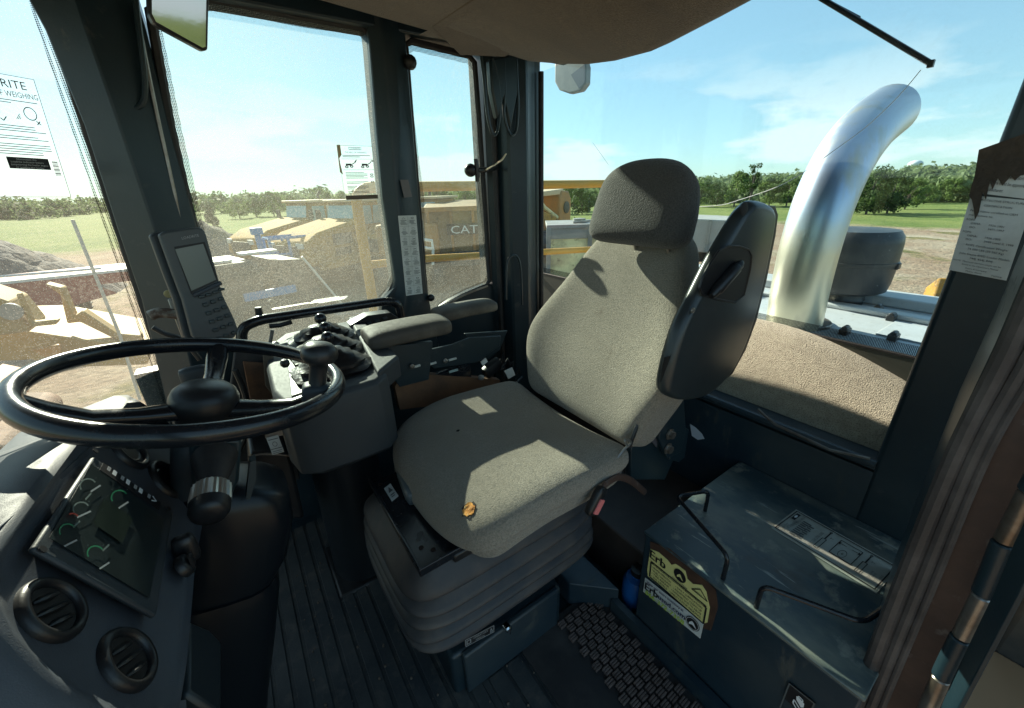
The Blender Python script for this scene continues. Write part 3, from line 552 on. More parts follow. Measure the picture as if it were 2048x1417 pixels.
# ============================================================ STORAGE BOX
bx=thing('storage_box','scuffed dark teal steel box behind the door with worn lid, wire rails and dealer stickers','storage box',(1.0,.25,0))
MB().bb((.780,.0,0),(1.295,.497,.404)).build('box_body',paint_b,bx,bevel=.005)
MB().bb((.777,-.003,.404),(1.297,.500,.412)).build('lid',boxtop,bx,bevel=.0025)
def rail(px4,z=.412,h=.07,name='wire_rail'):
    (ax,ay),(a2x,a2y),(m1),(m2),(e)=px4
    A=P('Z',z,ax,ay); E_=P('Z',z,*e); A2=V((A.x,A.y,z+h)); E2=V((E_.x,E_.y,z+h))
    p1=P('Z',z+h,*m1) 
    return MB().tube(rounded([A,A2,p1,E2,E_],.022,6),.0055,10).build(name,blackgloss,bx)
rail([(1446,1158),(0,0),(1352,993),None,(1410,1022)],h=.075)
rail([(1512,1215),(0,0),(1725,1246),None,(1800,1225)],h=.072)
# plate on the lid
tl=P('Z',.4125,1800,1134); tr=P('Z',.4125,1592,1020); bl=P('Z',.4125,1752,1188)
br=P('Z',.4125,1542,1057)
tl,tr,bl=P('Z',.4125,1542,1057),P('Z',.4125,1592,1020),P('Z',.4125,1752,1188)
pl=sheetpart('lid_plate',tl,tr,bl,dirty_st,bx,.0012)
d=Decal(tl,tr,bl,lift=.003)
d.frame(.05,.02,.95,.98,.012,ink); d.rect(.62,.045,.88,.085,ink); d.ell(.75,.065,.06,.012,white_ink,h=.0012)
random.seed(3)
for i in range(5):
    for s_,v_ in (('USE ONLY',0),('GENUINE',.035),('PARTS',.07),('SEE MANUAL',.105)):
        pass
for u,v,s_ in ((.12,.06,'CAB TILT'),(.22,.09,'1. RELEASE LATCH'),(.36,.10,'2. CHECK PUMP'),(.50,.11,'3. OPEN VALVE')):
    d.text(s_,u,v,v+.028,grey_ink,.9 if u>.4 else .62)
for k in range(9): d.rect(.16+.07*k,.15,.20+.07*k,.21+.012*(k%3),grey_ink)
for k in range(8): d.rect(.18+.07*k,.22,.22+.07*k,.26+.012*(k%2),grey_ink)
d.line([(.30,.52),(.82,.52),(.82,.72),(.30,.72),(.30,.52)],.008,ink); d.line([(.30,.52),(.30,.72)],.014,ink); d.ell(.45,.61,.13,.035,ink,hole=.9); d.ell(.45,.61,.03,.008,ink,hole=.6)
d.line([(.72,.53),(.72,.59)],.007,ink); d.line([(.72,.64),(.72,.70)],.007,ink); d.poly([(.67,.535),(.77,.535),(.72,.515)],ink); d.poly([(.67,.70),(.77,.70),(.72,.72)],ink)
for v in (.42,.80):
    d.line([(.2,v-.03),(.58,v-.03),(.58,v+.01),(.2,v+.01),(.2,v-.03)],.007,ink); d.line([(.58,v-.01),(.85,v-.01)],.012,ink); d.ell(.86,v-.01,.035,.012,ink,hole=.5)
    d.text('T',.68,v+.02,v+.05,ink)
for k,s_ in enumerate(('LOCKING PIN','SERVICE','CAB TILT','CONTROL')): d.text(s_,.20+.1*(k%2),.87+.024*k,.888+.024*k,grey_ink,.85)
for k in range(4): d.text('LOCKING',.15+.15*k,.34,.37,grey_ink,.28+.15*k)
d.done(pl)
# dealer stickers on the side of the box (facing the floor space)
Xb=.7775
# coordinates along the box side: Y decreases to the right in the picture
def BP(y,z): return V((Xb,y,z))
tl,tr,bl=P('X',Xb,1300,1097),P('X',Xb,1420,1192),P('X',Xb,1294,1152)
MB().prism([P('X',Xb+.0012,x,y) for x,y in ((1301,1083),(1340,1098),(1395,1145),(1432,1180),(1436,1215),(1422,1262),(1404,1256),(1300,1150))],(-.0005,0,0)).build('rust_patch',mat('bare_rust_brown',(.050,.024,.015),.8,var=[(30,.4,.7,(.085,.04,.022),8)]),bx)
body=[(1301,1098),(1318,1105),(1336,1121),(1343,1130),(1351,1128),(1358,1132),(1371,1142),(1375,1158),(1386,1168),(1404,1170),(1413,1184),(1416,1200),(1420,1215),(1415,1245),(1408,1247),(1296,1152),(1295,1140)]
ys_=MB().prism([P('X',Xb,x,y) for x,y in body],(-.0012,0,0)).build('dealer_sticker',yellow_st,bx)
tl,tr,bl=P('X',Xb,1301,1090),P('X',Xb,1422,1185),P('X',Xb,1295,1150); d=Decal(tl,tr,bl,lift=.002)
d.text('Erb',.02,.10,.36,ink,.30,align='j',bold=.035)
d.line([(.05,.48),(.98,.48),(.98,1.0),(.05,.97),(.05,.48)],.04,ink)
d.rect(.05,.44,.98,.52,ink); d.text('PREVENTIVE AND RESPONSIBLE FOR THE FOLLOWING',.10,.455,.505,yellow_st,.94,h=.0014,align='j')
for k,s_ in enumerate(('\u2022 PROPER OPERATION','\u2022 FUEL / HAULING','\u2022 TIRE REPAIR','\u2022 OIL LEVELS')): d.text(s_,.08,.56+.10*k,.62+.10*k,ink,.42,bold=.02)
for k,s_ in enumerate(('\u2022 DAILY LUBRICATION','\u2022 EQUIPMENT CLEAN UP','\u2022 DAMAGES DUE TO ABUSE','\u2022 LIABILITY & EQUIP. INSURANCE')): d.text(s_,.50-.03*k,.56+.10*k,.62+.10*k,ink,.93,bold=.02)
d.ell(.54,.20,.10,.17,ink); d.poly([(.50,.22),(.54,.14),(.56,.17),(.60,.28),(.54,.23),(.50,.28)],yellow_st,h=.0014); d.text('JOHN DEERE',.42,.38,.42,grey_ink,.68,align='j',bold=.035)
d.line([(.74,.30),(.86,.12),(.98,.30),(.74,.30)],.025,ink); d.text('SAFETY',.78,.25,.29,ink,.94)
d.done(ys_)
tl,tr,bl=P('X',Xb,1291,1155),P('X',Xb,1408,1247),P('X',Xb,1287,1183)
ws_=sheetpart('web_sticker',tl,tr,bl,white_st,bx,.0012); d=Decal(tl,tr,bl,lift=.0035)
d.text('View our entire inventory at',.05,.04,.20,blue_ink,.70,align='j',bold=.03); d.text('Erb',.03,.20,.66,ink,.27,align='j',bold=.035); d.text('used.com',.28,.30,.60,blue_ink,.74,align='j',bold=.035); d.text('866-372-7358',.05,.68,.96,green_ink,.74,align='j',bold=.035)
d.ell(.86,.45,.11,.36,ink); d.ell(.86,.45,.098,.32,white_ink,hole=.93,h=.001); d.poly([(.81,.48),(.85,.30),(.88,.36),(.93,.60),(.86,.50),(.81,.60)],white_ink,h=.0014)
d.done(ws_)
tl,tr,bl=P('X',Xb,1579,1364),P('X',Xb,1632,1406),P('X',Xb,1567,1395)
lb=sheetpart('seat_pictogram_label',tl,tr,bl,ink,bx,.0012); d=Decal(tl,tr,bl,lift=.003)
d.frame(.0,.0,1,1.6,.05,grey_ink); d.poly([(.38,.35),(.45,.30),(.70,.42),(.72,.62),(.64,.72),(.42,.52)],white_ink); d.line([(.45,.25),(.62,.30),(.62,.40),(.45,.34),(.45,.25)],.04,white_ink); d.line([(.36,.6),(.70,.9),(.70,1.1),(.36,.8),(.36,.6)],.05,white_ink); d.line([(.7,.7),(.85,.75)],.04,white_ink)
d.done(lb,'pictogram')
# front kick wall between seat base and box, and blue jug
sill=MB(); sill.prism([(.60,.70,0),(1.29,.70,0),(1.29,.51,0),(.60,.66,0)],(0,0,.12))
# step rail
stp=thing('floor_step','scuffed steel step and diagonal rail on the floor between the seat base and the box','step',(.75,.6,0))
mb=MB(); mb.prism([V((.66,.67,.012)),V((.775,.56,.012)),V((.775,.80,.012)),V((.66,.80,.012))],(0,0,.10)); mb.build('step_tread',paint_b,stp,bevel=.004)
q0,q1=P('X',.768,1150,1180),P('X',.768,1345,1330)
MB().bb((.752,.05,.021),(.774,.57,.070)).build('step_rail',paint_b,stp)
jug=thing('blue_jug','blue plastic jug mostly hidden between the step and the storage box','jug',(.88,.55,.0))
MB().lathe([(.0,0),(.04,0),(.045,.02),(.045,.09),(.035,.115),(.018,.12),(.018,.13),(0,.13)],(.842,.545,.02),n=20).build('jug_body',blue_p,jug)
MB().lathe([(0,0),(.022,0),(.022,.02),(0,.022)],(.842,.545,.15),n=16).build('jug_cap',black,jug)
rb_=thing('rear_floor_tray','dark brown recessed tray on the floor behind the seat base','tray',(1.1,.9,0))
mb=MB(); mb.bb((.86,.52,.0),(1.295,1.6,.22)); mb.build('tray_pan',mat('dark_brown_tray',(.030,.022,.020),.6,var=[(6,.45,.7,(.055,.04,.034),9)]),rb_,bevel=.006)
# ============================================================ SEAT
seat=thing('operator_chair','worn olive grey cloth air suspension seat with torn front edge and folded side armrest','seat',(.5,.88,0))
SC=.822
def cdef(p,t):
    # local: x +1 = front (toward -X world after mapping), y width, z up
    f=t.x; e=max(0,f)
    z=p.z-.050*e**2.2-.012*(1-abs(t.y))*(t.z>0)
    if t.z>0: z+=.020*abs(t.y)**3*(1-.6*e)
    y=p.y*(1-.10*max(0,f-.35)**1.5-.06*max(0,-f-.5))
    x=p.x-.055*abs(t.y)**3.0*(f>0)*f
    if t.z<0: x-=.03*e; y*=.94
    return V((x,y,z))
M=Matrix.Translation((.502,SC,.620))@Matrix.Rotation(R(180),4,'Z')@Matrix.Rotation(R(-3),4,'Y')
cu=MB().rbox((.530,.575,.128),.050,14,M,cdef).build('seat_cushion',fabric,seat,sub=1,ang=180)
# torn patch

def bl_patch(c,n,r,seed,m,name,par,th=.003):
    random.seed(seed); n=V(n).normalized(); u=n.orthogonal().normalized(); w=n.cross(u)
    pts=[V(c)+(u*math.cos(k*math.pi/9)+w*math.sin(k*math.pi/9))*r*random.uniform(.75,1.15) for k in range(18)]
    return MB().prism(pts,n*th).build(name,m,par)
def hit(o,x,y):
    bpy.context.view_layer.update(); mi=o.matrix_world.inverted(); d=ray(x,y).normalized(); ok,p,n,_=o.ray_cast(mi@CAM,(mi.to_3x3()@d)); return (o.matrix_world@p,n) if ok else (None,None)
tp,tn=hit(cu,938,1020)
if tp:
    bl_patch(tp+tn*.0005,tn,.0190,3,mat('frayed_edge',(.06,.055,.045),1),'torn_edge',cu,.0008)
    bl_patch(tp+tn*.001,tn,.0160,6,foam,'exposed_foam_patch',cu,.0018)
tp,tn=hit(cu,916,862)
if tp: bl_patch(tp+tn*.0004,tn,.0050,4,mat('burn_black',(.003,.003,.003),1),'burn_hole',cu,.0006)
tp,tn=hit(cu,1064,1070)
# backrest
BT=R(23)
def bdef(p,t):
    h=(t.z+1)/2
    w=.255+(.085*math.sin(min(1,h/.62)*math.pi)) if h<.62 else .255
    w=.238+.050*math.exp(-((h-.36)/.22)**2)-.088*max(0,(h-.55)/.45)**1.4
    y=t.y*w*(1+0*p.y)
    if abs(t.y)>.8: y=t.y*w
    x=p.x
    if t.x>0: x+=.048*abs(t.y)**3*math.exp(-((h-.36)/.30)**2) + .018*math.exp(-((h-.25)/.2)**2)
    else: x+=-.0
    if h>.8: x-=.02*(h-.8)/.2*(t.x>0)
    return V((x,y,p.z))
# local x+ = front
Mb=Matrix.Translation((.875,SC-.005,.565))@Matrix.Rotation(BT,4,'Y')@Matrix.Translation((0,0,.335))@Matrix.Rotation(R(180),4,'Z')
Mb=Matrix.Translation((.812,SC-.025,.628))@Matrix.Rotation(R(24),4,'Y')@Matrix.Translation((0,0,.308))@Matrix.Rotation(R(180),4,'Z')
MB().rbox((.11,.47,.615),.045,14,Mb,bdef).build('backrest',fabric,seat,sub=1,ang=180)
def hdef(p,t):
    h=(t.z+1)/2
    y=p.y*(1-.20*max(0,h-.45)**1.3*(1.6 if t.y>0 else .9))
    z=p.z-.045*abs(t.y)**3*(h)
    x=p.x-.02*h*(t.x>0)+.03*(1-abs(t.y)**2)*(t.x>0)*.5
    return V((x,y,z))
Mh=Matrix.Translation((.950,.742,1.272))@Matrix.Rotation(R(12),4,'Y')@Matrix.Rotation(R(180),4,'Z')
MB().rbox((.100,.322,.222),.046,10,Mh,hdef).build('headrest',fabric_hr,seat,sub=1,ang=180)
for y_ in (.785,.675): MB().tube([(1.0,y_,1.12),(.975,y_,1.24)],.007,8).build('headrest_post',steel,seat)
mb=MB(); mb.rbox((.04,.40,.48),.018,4,Mb@Matrix.Translation((-.062,0,-.01)),None); mb.build('backrest_shell',black,seat)
# seat pan and suspension
MB().bb((.25,.62,.540),(.72,1.01,.566)).build('seat_pan',black,seat,bevel=.006)
tr_=MB(); tr_.bb((.175,.63,.5595),(.65,.98,.567)); tr_.bb((.171,.6255,.555),(.178,.985,.579)); tr_.bb((.171,.623,.555),(.65,.63,.577))
to=tr_.build('suspension_plate',blackgloss,seat,bevel=.002)
hm=MB()
for x,y in ((.194,.954),(.209,.90),(.20,.684),(.22,.662)): MB().lathe([(0,0),(.006,0),(.006,.0006),(0,.0006)],(x,y,.5675),n=12).build('plate_hole',mat('dark_hole_rust',(.02,.008,.005),.8),to)
lk=sheetpart('plate_label',P('Z',.5685,768,978),P('Z',.5685,781,968),P('Z',.5685,784,1004),white_st,to,.0008); d=Decal(P('Z',.5685,768,978),P('Z',.5685,781,968),P('Z',.5685,784,1004),lift=.003); d.poly([(.2,.5),(.8,.5),(.5,.15)],grey_ink); d.rect(.2,.65,.8,.72,grey_ink); d.rect(.2,.78,.7,.84,grey_ink); d.done(lk)
# lever/handle under the cushion front (grey)
MB().rbox((.032,.145,.045),.015,4,Matrix.Translation((.248,.891,.586))@Matrix.Rotation(R(-8),4,'Z')).build('adjust_handle',mat('grey_handle',(.10,.12,.13),.4),seat,ang=60)
# bellows
def bellow():
    rings=[]; n=40
    prof=[]; z=.468
    prof=[(.468,.0),(.460,.008),(.405,.050),(.396,.053),(.390,.046),(.386,.008),(.378,.004),(.345,.054),(.336,.058),(.330,.050),(.326,.012),(.318,.008),(.286,.056),(.277,.060),(.271,.052),(.267,.014),(.259,.010),(.228,.056),(.219,.060),(.213,.052),(.209,.018),(.201,.014),(.175,.054),(.165,.056),(.158,.050),(.150,.034)]
    for z,o in prof:
        ring=[]; t=(z-.15)/.318; z=.250+(z-.15)*.940
        hx,hy=.255-.025*t+o*.9,.185-.018*t+o*.9; cx,cy=.455-.045*t,.880-.074*t
        k=(1-t)*.02
        for i in range(n):
            a=i*2*math.pi/n; e=.34
            c,s=math.cos(a),math.sin(a)
            ring.append(V((cx+(hx+k)*math.copysign(abs(c)**e,c),cy+(hy+k)*math.copysign(abs(s)**e,s),z+.004*math.sin(a*3+z*40))))
        rings.append(ring)
    return MB().loft(rings,cap=False)
bellow().build('suspension_bellows',bellow_m,seat,sub=1,ang=180)
pb=MB().prism([V((.225,.66,0)),V((.60,.645,0)),V((.66,1.15,0)),V((.23,1.15,0))],(0,0,.17)).build('seat_pedestal',paint,seat,bevel=.012,bseg=3)
pb2=MB().bb((.255,.64,.015),(.585,.66,.175)).build('pedestal_door',paint_b,seat,bevel=.006)
tl,tr,bl=P('Y',.6385,928,1279),P('Y',.6385,988,1248),P('Y',.6385,929,1294)
s_=sheetpart('manual_label',tl,tr,bl,ink,pb2,.001); d=Decal(tl,tr,bl,lift=.0025); d.frame(.02,.05,.98,.95,.06,grey_st:=mat('label_edge_grey',(.35,.36,.37),.5)); d.text("OPERATOR'S",.28,.18,.45,grey_st,.76,align='j'); d.text('MANUAL',.36,.56,.82,grey_st,.66,align='j'); d.frame(.06,.25,.20,.75,.08,grey_st); d.line([(.84,.75),(.88,.25),(.92,.75),(.84,.75)],.07,grey_st); d.done(s_)
lc=MB(); p=P('Y',.635,1013,1254); lc.lathe([(0,-.006),(.011,-.006),(.011,.010),(.008,.014),(0,.014)],p,(0,-1,0),16); lc.box(p+V((0,-.016,0)),(.004,.006,.016)); lc.build('key_latch',chrome,pb2)
# knobs on the bellows side
kb=MB(); p=P('X',.185,758,1042); kb.tube([p,p+V((-.03,-.01,0))],.004,6); kb.box(p+V((-.034,-.01,0)),(.006,.03,.02)); kb.build('pull_cord_handle',black,seat,bevel=.002)
# rear hinge bracket near side
hb=MB(); hb.prism(PP('Y',.575,(1262,900),(1300,812),(1340,790),(1362,812),(1356,900),(1330,960),(1262,960)),(0,.02,0)); hb.prism(PP('Y',.55,(1330,800),(1368,798),(1372,860),(1362,905),(1335,918),(1318,880)),(0,.012,0))
hb.prism(PP('Y',.565,(1365,852),(1378,860),(1370,915),(1358,925),(1338,920)),(0,.012,0)); hbo=hb.build('hinge_bracket',paint,seat,bevel=.002)
bt=MB()
for x,y in ((1339,868),(1335,897)): bt.lathe([(0,0),(.018,0),(.018,.004),(.012,.006),(.012,.014),(.0,.014)],P('Y',.548,x,y),(0,-1,0),6)
bt.build('bolt',steel,hbo)
MB().prism(PP('Y',.570,(1293,855),(1316,845),(1312,895),(1300,880)),(0,-.003,0)).build('grey_plate',mat('grey_plate',(.10,.10,.12),.5),hbo)
MB().tube(catmull(PP('Y',.55,(1205,958),(1225,930),(1248,900),(1262,885),(1250,880),(1254,892)),4),.0035,6).build('recliner_rod',steel,hbo)
MB().tube(catmull(PP('Y',.56,(1258,895),(1275,850),(1300,815),(1330,808)),4),.006,6).build('recliner_arm',black,hbo)
# buckle
bk=MB(); 
c_=P('Y',.520,1192,1002); ax=(P('Y',.520,1212,962)-P('Y',.520,1178,1030)).normalized(); sd_=ax.cross(V((0,-1,0))).normalized()
Mk=Matrix((( sd_.x,0,ax.x,c_.x),(sd_.y,-1,ax.y,c_.y),(sd_.z,0,ax.z,c_.z),(0,0,0,1)))
bko=MB().rbox((.034,.024,.078),.010,4,Mk).build('belt_buckle',black,seat,ang=60)
MB().rbox((.018,.006,.040),.002,2,Mk@Matrix.Translation((.002,.0135,-.008))).build('release_button',red_b,bko,ang=60)
MB().tube(catmull([c_+ax*.04,P('Y',.54,1235,955),P('Y',.55,1262,962),P('Y',.56,1290,985)],4),.010,8,flat=.5).build('buckle_stalk',brown_paint,bko)
# near folded-up armrest
YA=.455
out=[(1478,410),(1495,402),(1520,403),(1537,412),(1543,430),(1538,470),(1520,560),(1500,640),(1478,700),(1452,748),(1420,782),(1390,797),(1350,800),(1318,790),(1310,775),(1312,745),(1322,705),(1340,650),(1365,600),(1400,530),(1440,460),(1462,425)]
arm=[P('Y',YA,x+{0:14,12:6,13:12,14:14,15:16,16:16,17:16,18:16,19:16,20:16,21:16,1:6}.get(k,0),y) for k,(x,y) in enumerate(out)]
def inset(px_,d,y):
    pts=[P('Y',YA,a,b) for a,b in px_] if not isinstance(px_[0],V) else px_
    n=len(pts); area=sum(pts[i].x*pts[(i+1)%n].z-pts[(i+1)%n].x*pts[i].z for i in range(n)); sg=1 if area>0 else -1; out=[]
    for i in range(n):
        a,b,c=pts[i-1],pts[i],pts[(i+1)%n]; t=(c-a); t.y=0; t.normalize(); nv=V((-t.z,0,t.x))*sg; out.append(V((b.x+nv.x*d,y,b.z+nv.z*d)))
    return out
arm=catmull(arm+[arm[0]],3)[:-1]
ARM_LOFT=MB().loft([inset(arm,.017,YA-.0155),inset(arm,.011,YA-.0140),inset(arm,.006,YA-.010),inset(arm,.002,YA-.003),inset(arm,.0005,YA+.002),inset(arm,0,YA+.010),inset(arm,.004,YA+.018)])
ar=ARM_LOFT.build('folded_armrest',mat('armrest_shell_plastic',(.024,.032,.036),.30,var=[(7,.45,.75,(.032,.04,.042),8)],bump=[(450,.25,.001)]),seat,ang=75)
arm2=[P('Y',YA+.020,x+(60 if (k>12 or k<1) else (30 if k in (1,12) else 14)),y+(8 if k<3 else (-8 if 9<k<14 else 0))) for k,(x,y) in enumerate(out)]
MB().prism(arm2,(0,.024,0)).build('armrest_pad',black,seat,bevel=.010,bseg=3)
YA-=.0155
rc=[(1438,502),(1455,493),(1478,493),(1497,500),(1503,512),(1500,540),(1488,590),(1470,605),(1440,600),(1405,590),(1399,575),(1405,555),(1420,528)]
MB().prism([P('Y',YA-.0005,x,y) for x,y in rc],(0,-.0015,0)).build('armrest_recess',mat('recess_black',(.004,.004,.005),.5),ar,bevel=.001)
rim=[P('Y',YA-.001,x,y) for x,y in rc]; MB().tube(rim,.0028,6,closed=True).build('recess_rim',black,ar)
a_,b_=P('Y',YA-.010,1430,585),P('Y',YA-.010,1476,532)
kn=MB()
for off,r in ((-.012,.010),(0,.0125),(.012,.010)):
    kn.tube([a_+V((off,0,off*.5)),a_.lerp(b_,.1)+V((off,0,off*.5)),a_.lerp(b_,.9)+V((off,0,off*.5)),b_+V((off,0,off*.5))],[r*.6,r,r,r*.6],12)
kn.build('tilt_adjust_knob',black,ar,ang=50)
hd=MB(); hd.lathe([(0,0),(.013,0),(.0135,.001),(.009,.002),(.0,.002)],P('Y',YA-.0003,1488,418)+V((0,0,0)),(0,-1,0),18); hd.build('pivot_hole',mat('hole_black',(.002,.002,.002),.7),ar)
MB().lathe([(0,0),(.006,0),(.006,.002),(.003,.003),(.003,.001),(0,.001)],P('Y',YA-.001,1385,621),(0,-1,0),14).build('arm_screw',steel,ar)
MB().prism([P('Y',YA-.0008,x,y) for x,y in ((1328,715),(1340,712),(1326,750),(1320,765))],(0,-.002,0)).build('armrest_slot',mat('hole_black',(.002,.002,.002),.7),ar)
# ============================================================ STEERING
wc=V((-.087,.851,1.02)); TA=.2526; wn=V((math.sin(TA),0,math.cos(TA))); wu=V((0,1,0)); wv=wu.cross(wn)   # wv points -X side? 
wv=wn.cross(wu)*-1
def WP(r,a,h=0): return wc+wu*(math.sin(R(a))*r)+V((math.cos(TA),0,-math.sin(TA)))*(math.cos(R(a))*r)+wn*h
wl=thing('steering_wheel','large black three spoke steering wheel with a spinner knob','steering wheel',tuple(wc))
MB().tube([WP(.220,a) for a in range(0,360,5)],.0160,16,closed=True,flat=.88).build('wheel_rim',blackgloss,wl,ang=80)
def ang_of(x,y):
    p=PN(wc,wn,x,y)-wc; return math.degrees(math.atan2(p.dot(wu),p.dot(V((math.cos(TA),0,-math.sin(TA))))))
for x,y in ((437,690),(75,795),(655,770)):
    a=ang_of(x,y)
    sp=MB(); pts=[WP(.03,a,-.056),WP(.09,a,-.052),WP(.145,a,-.044),WP(.190,a,-.022),WP(.216,a,-.002)]
    sp.tube(pts,[.016,.0125,.0125,.014,.012],12,flat=1.5); sp.build('wheel_spoke',blackgloss,wl,ang=60)
MB().lathe([(0,-.06),(.040,-.055),(.045,-.02),(.050,-.012),(.053,-.002),(.052,.012),(.047,.024),(.036,.033),(.018,.037),(0,.038)],wc-wn*.045,wn,36).build('horn_hub',black,wl,ang=60)
Kp=P('Y',wc.y+.08,640,700)
ka=ang_of(648,762); kb_=PN(wc-wn*.006,wn,634,786)
kn=MB(); kn.lathe([(.020,.005),(.0155,.02),(.0155,.050),(.018,.060),(.026,.064),(.0315,.071),(.0325,.079),(.030,.089),(.021,.097),(.010,.100),(0,.1005)],kb_,wn,28); ko=kn.build('spinner_knob',black,wl,ang=50)
Mc=Matrix.Translation(kb_)@(wn.to_track_quat('Z','Y')).to_matrix().to_4x4()@Matrix.Rotation(R(ka),4,'Z')
MB().rbox((.044,.052,.040),.012,3,Mc).build('spinner_clamp',dash_d,ko,ang=50)
# column
col_=thing('steering_column','dark steering column with shift lever cover and floor shroud below the wheel','steering column',(-.25,.85,0))
def CPt(t,dy=0,dx=0): return wc+wn*t+V((dx,dy,0))
def cring(t,wx,wy,dy=0,dx=0,e=.5,n=24):
    c=CPt(t,dy,dx); a1=V((math.cos(TA),0,-math.sin(TA))); out=[]
    for i in range(n):
        a=i*2*math.pi/n; c1,s1=math.cos(a),math.sin(a)
        out.append(c+a1*(wx*math.copysign(abs(c1)**e,c1))+V((0,1,0))*(wy*math.copysign(abs(s1)**e,s1)))
    return out
mb=MB(); mb.loft([cring(-.10,.038,.040),cring(-.11,.045,.048,0,.0),cring(-.12,.050,.052),cring(-.20,.052,.055),cring(-.23,.045,.045)]); mb.build('column_head',dash_d,col_,ang=50,bevel=.002)
mb=MB(); mb.loft([cring(-.20,.040,.045),cring(-.235,.075,.075,.01,.035),cring(-.26,.092,.088,.015,.05,.6),cring(-.32,.098,.095,.015,.055,.6),cring(-.40,.095,.095,.01,.05,.6),cring(-.455,.085,.088,.0,.03,.6)]); mb.build('upper_shroud',mat('shroud_black',(.007,.010,.014),.3,spec=.3,bump=[(300,.1,.001)]),col_,ang=60)
mb=MB(); mb.loft([cring(-.44,.092,.094,.0,.03,.6),cring(-.47,.100,.100,.0,.03,.6),cring(-.60,.105,.105,.0,.02,.6),cring(-.75,.115,.115,.0,.0,.6),cring(-1.03,.13,.13,.0,-.02,.6)]); mb.build('lower_shroud',mat('shroud_black',(.007,.010,.014),.3,spec=.3),col_,ang=60)
# shifter plate with F N R marks + boot + fluted knob (points toward the door)
kx=P('Y',.62,420,1020); kbase=CPt(-.155,-.045,.0)
hp0=PN(CPt(-.15,-.055),V((.25,-.9,.35)).normalized(),430,900)
yy=.785
hous=MB(); hous.prism(PP('Y',yy,(375,880),(388,1000),(462,1000),(478,960),(484,880)),(0,.05,0)); hous.build('shift_housing',mat('teal_housing',(.022,.040,.048),.4),col_,bevel=.006)
tl,tr,bl=P('Y',yy-.001,386,905),P('Y',yy-.001,462,903),P('Y',yy-.001,388,925); d=Decal(tl,tr,bl,lift=.001)
d.text('F',.06,.45,.75,white_ink); d.line([(.2,.6),(.44,.5)],.1,white_ink); d.poly([(.2,.6),(.34,.40),(.34,.72)],white_ink); d.text('N',.46,.62,.92,white_ink); d.line([(.54,.5),(.74,.55)],.1,white_ink); d.poly([(.76,.55),(.64,.38),(.64,.68)],white_ink); d.text('R',.86,.35,.65,white_ink); d.done(col_,'direction_marks')
ps=[P('Y',.775,430,915),P('Y',.745,428,940),P('Y',.72,424,962),P('Y',.695,422,985)]
mb=MB(); mb.tube(ps,[.034,.027,.020,.015],20); mb.build('shift_boot',rubber,col_,ang=60)
k0=P('Y',.690,424,972); k1=P('Y',.640,418,1030); kax=(k1-k0).normalized()
L_=(k1-k0).length
MB().lathe([(.0,0),(.022,0),(.0265,.004),(.0275,L_*.5),(.0275,L_*.62),(.0,L_*.62)],k0,kax,48,flute=-.06,fl_n=1).build('fluted_knob_ring',mat('brushed_knob_metal',(.55,.56,.55),.28,.9),col_,ang=20)
MB().lathe([(.0,L_*.62),(.0268,L_*.62),(.0262,L_*.9),(.022,L_*1.04),(.012,L_*1.10),(0,L_*1.11)],k0,kax,32).build('knob_end_cap',black,col_,ang=60)
MB().prism(PP('Y',.76,(500,925),(512,920),(512,960),(500,1000),(492,1000)),(0,.02,0)).build('side_tab',mat('teal_housing',(.022,.040,.048),.4),col_)
# pedal area / panels seen through the wheel
fp=thing('front_foot_panel','brown and black foot well linkage panel seen through the steering wheel','panel',(-.1,1.45,.5))
mb=MB(); mb.prism(PP('Y',1.38,(470,700),(545,715),(585,850),(600,960),(480,960),(455,820)),(0,.04,0)); mb.build('panel_plate',rubber,fp,bevel=.004)
MB().prism(PP('Y',1.37,(485,722),(535,726),(550,800),(545,812),(500,800)),(0,-.006,0)).build('brown_bracket',mat('rusty_bracket',(.16,.075,.035),.7,var=[(14,.4,.65,(.05,.03,.02),8)]),fp,bevel=.003)
MB().prism(PP('Y',1.36,(525,705),(545,708),(560,770),(552,800),(530,770)),(0,-.004,0)).build('grey_bracket',mat('dusty_bracket',(.12,.095,.07),.7),fp,bevel=.002)
MB().tube(catmull(PP('Y',1.34,(470,740),(490,790),(498,850),(480,900)),4),.008,8).build('foot_well_hose',black,fp)
MB().rbox((.07,.03,.055),.012,3,Matrix.Translation(P('Y',1.30,392,752))).build('small_switch_box',dash_d,fp,ang=60)
pd=MB(); pd.prism(PP('Y',1.15,(500,905),(580,905),(610,1040),(510,1040)),(0,.3,0)); pd.build('brake_pedal_cover',black,fp,bevel=.01)
MB().tube(catmull([P('Y',1.14,x,y) for x,y in ((495,915),(530,908),(580,912),(612,922))],4),.003,6).build('edge_trim',steel,fp)
tg=thing('hanging_tag','white two part tag on a grey bracket hanging below the wheel','tag',tuple(P('Y',1.10,550,880)))
tl,tr,bl=P('Y',1.09,532,876),P('Y',1.09,556,870),P('Y',1.09,545,910)
t_=sheetpart('tag_card',tl,tr,bl,white_st,tg,.001); d=Decal(tl,tr,bl,lift=.003); d.rect(.1,.12,.9,.16,grey_ink); d.ell(.5,.42,.2,.14,grey_ink,hole=.8); d.rect(0,.66,1,.69,ink); d.rect(.1,.8,.9,.83,grey_ink); d.rect(.1,.9,.8,.93,grey_ink); d.done(t_)
MB().prism(PP('Y',1.095,(529,865),(572,858),(574,870),(531,878)),(0,.004,0)).build('tag_bracket',steel,tg,bevel=.001)
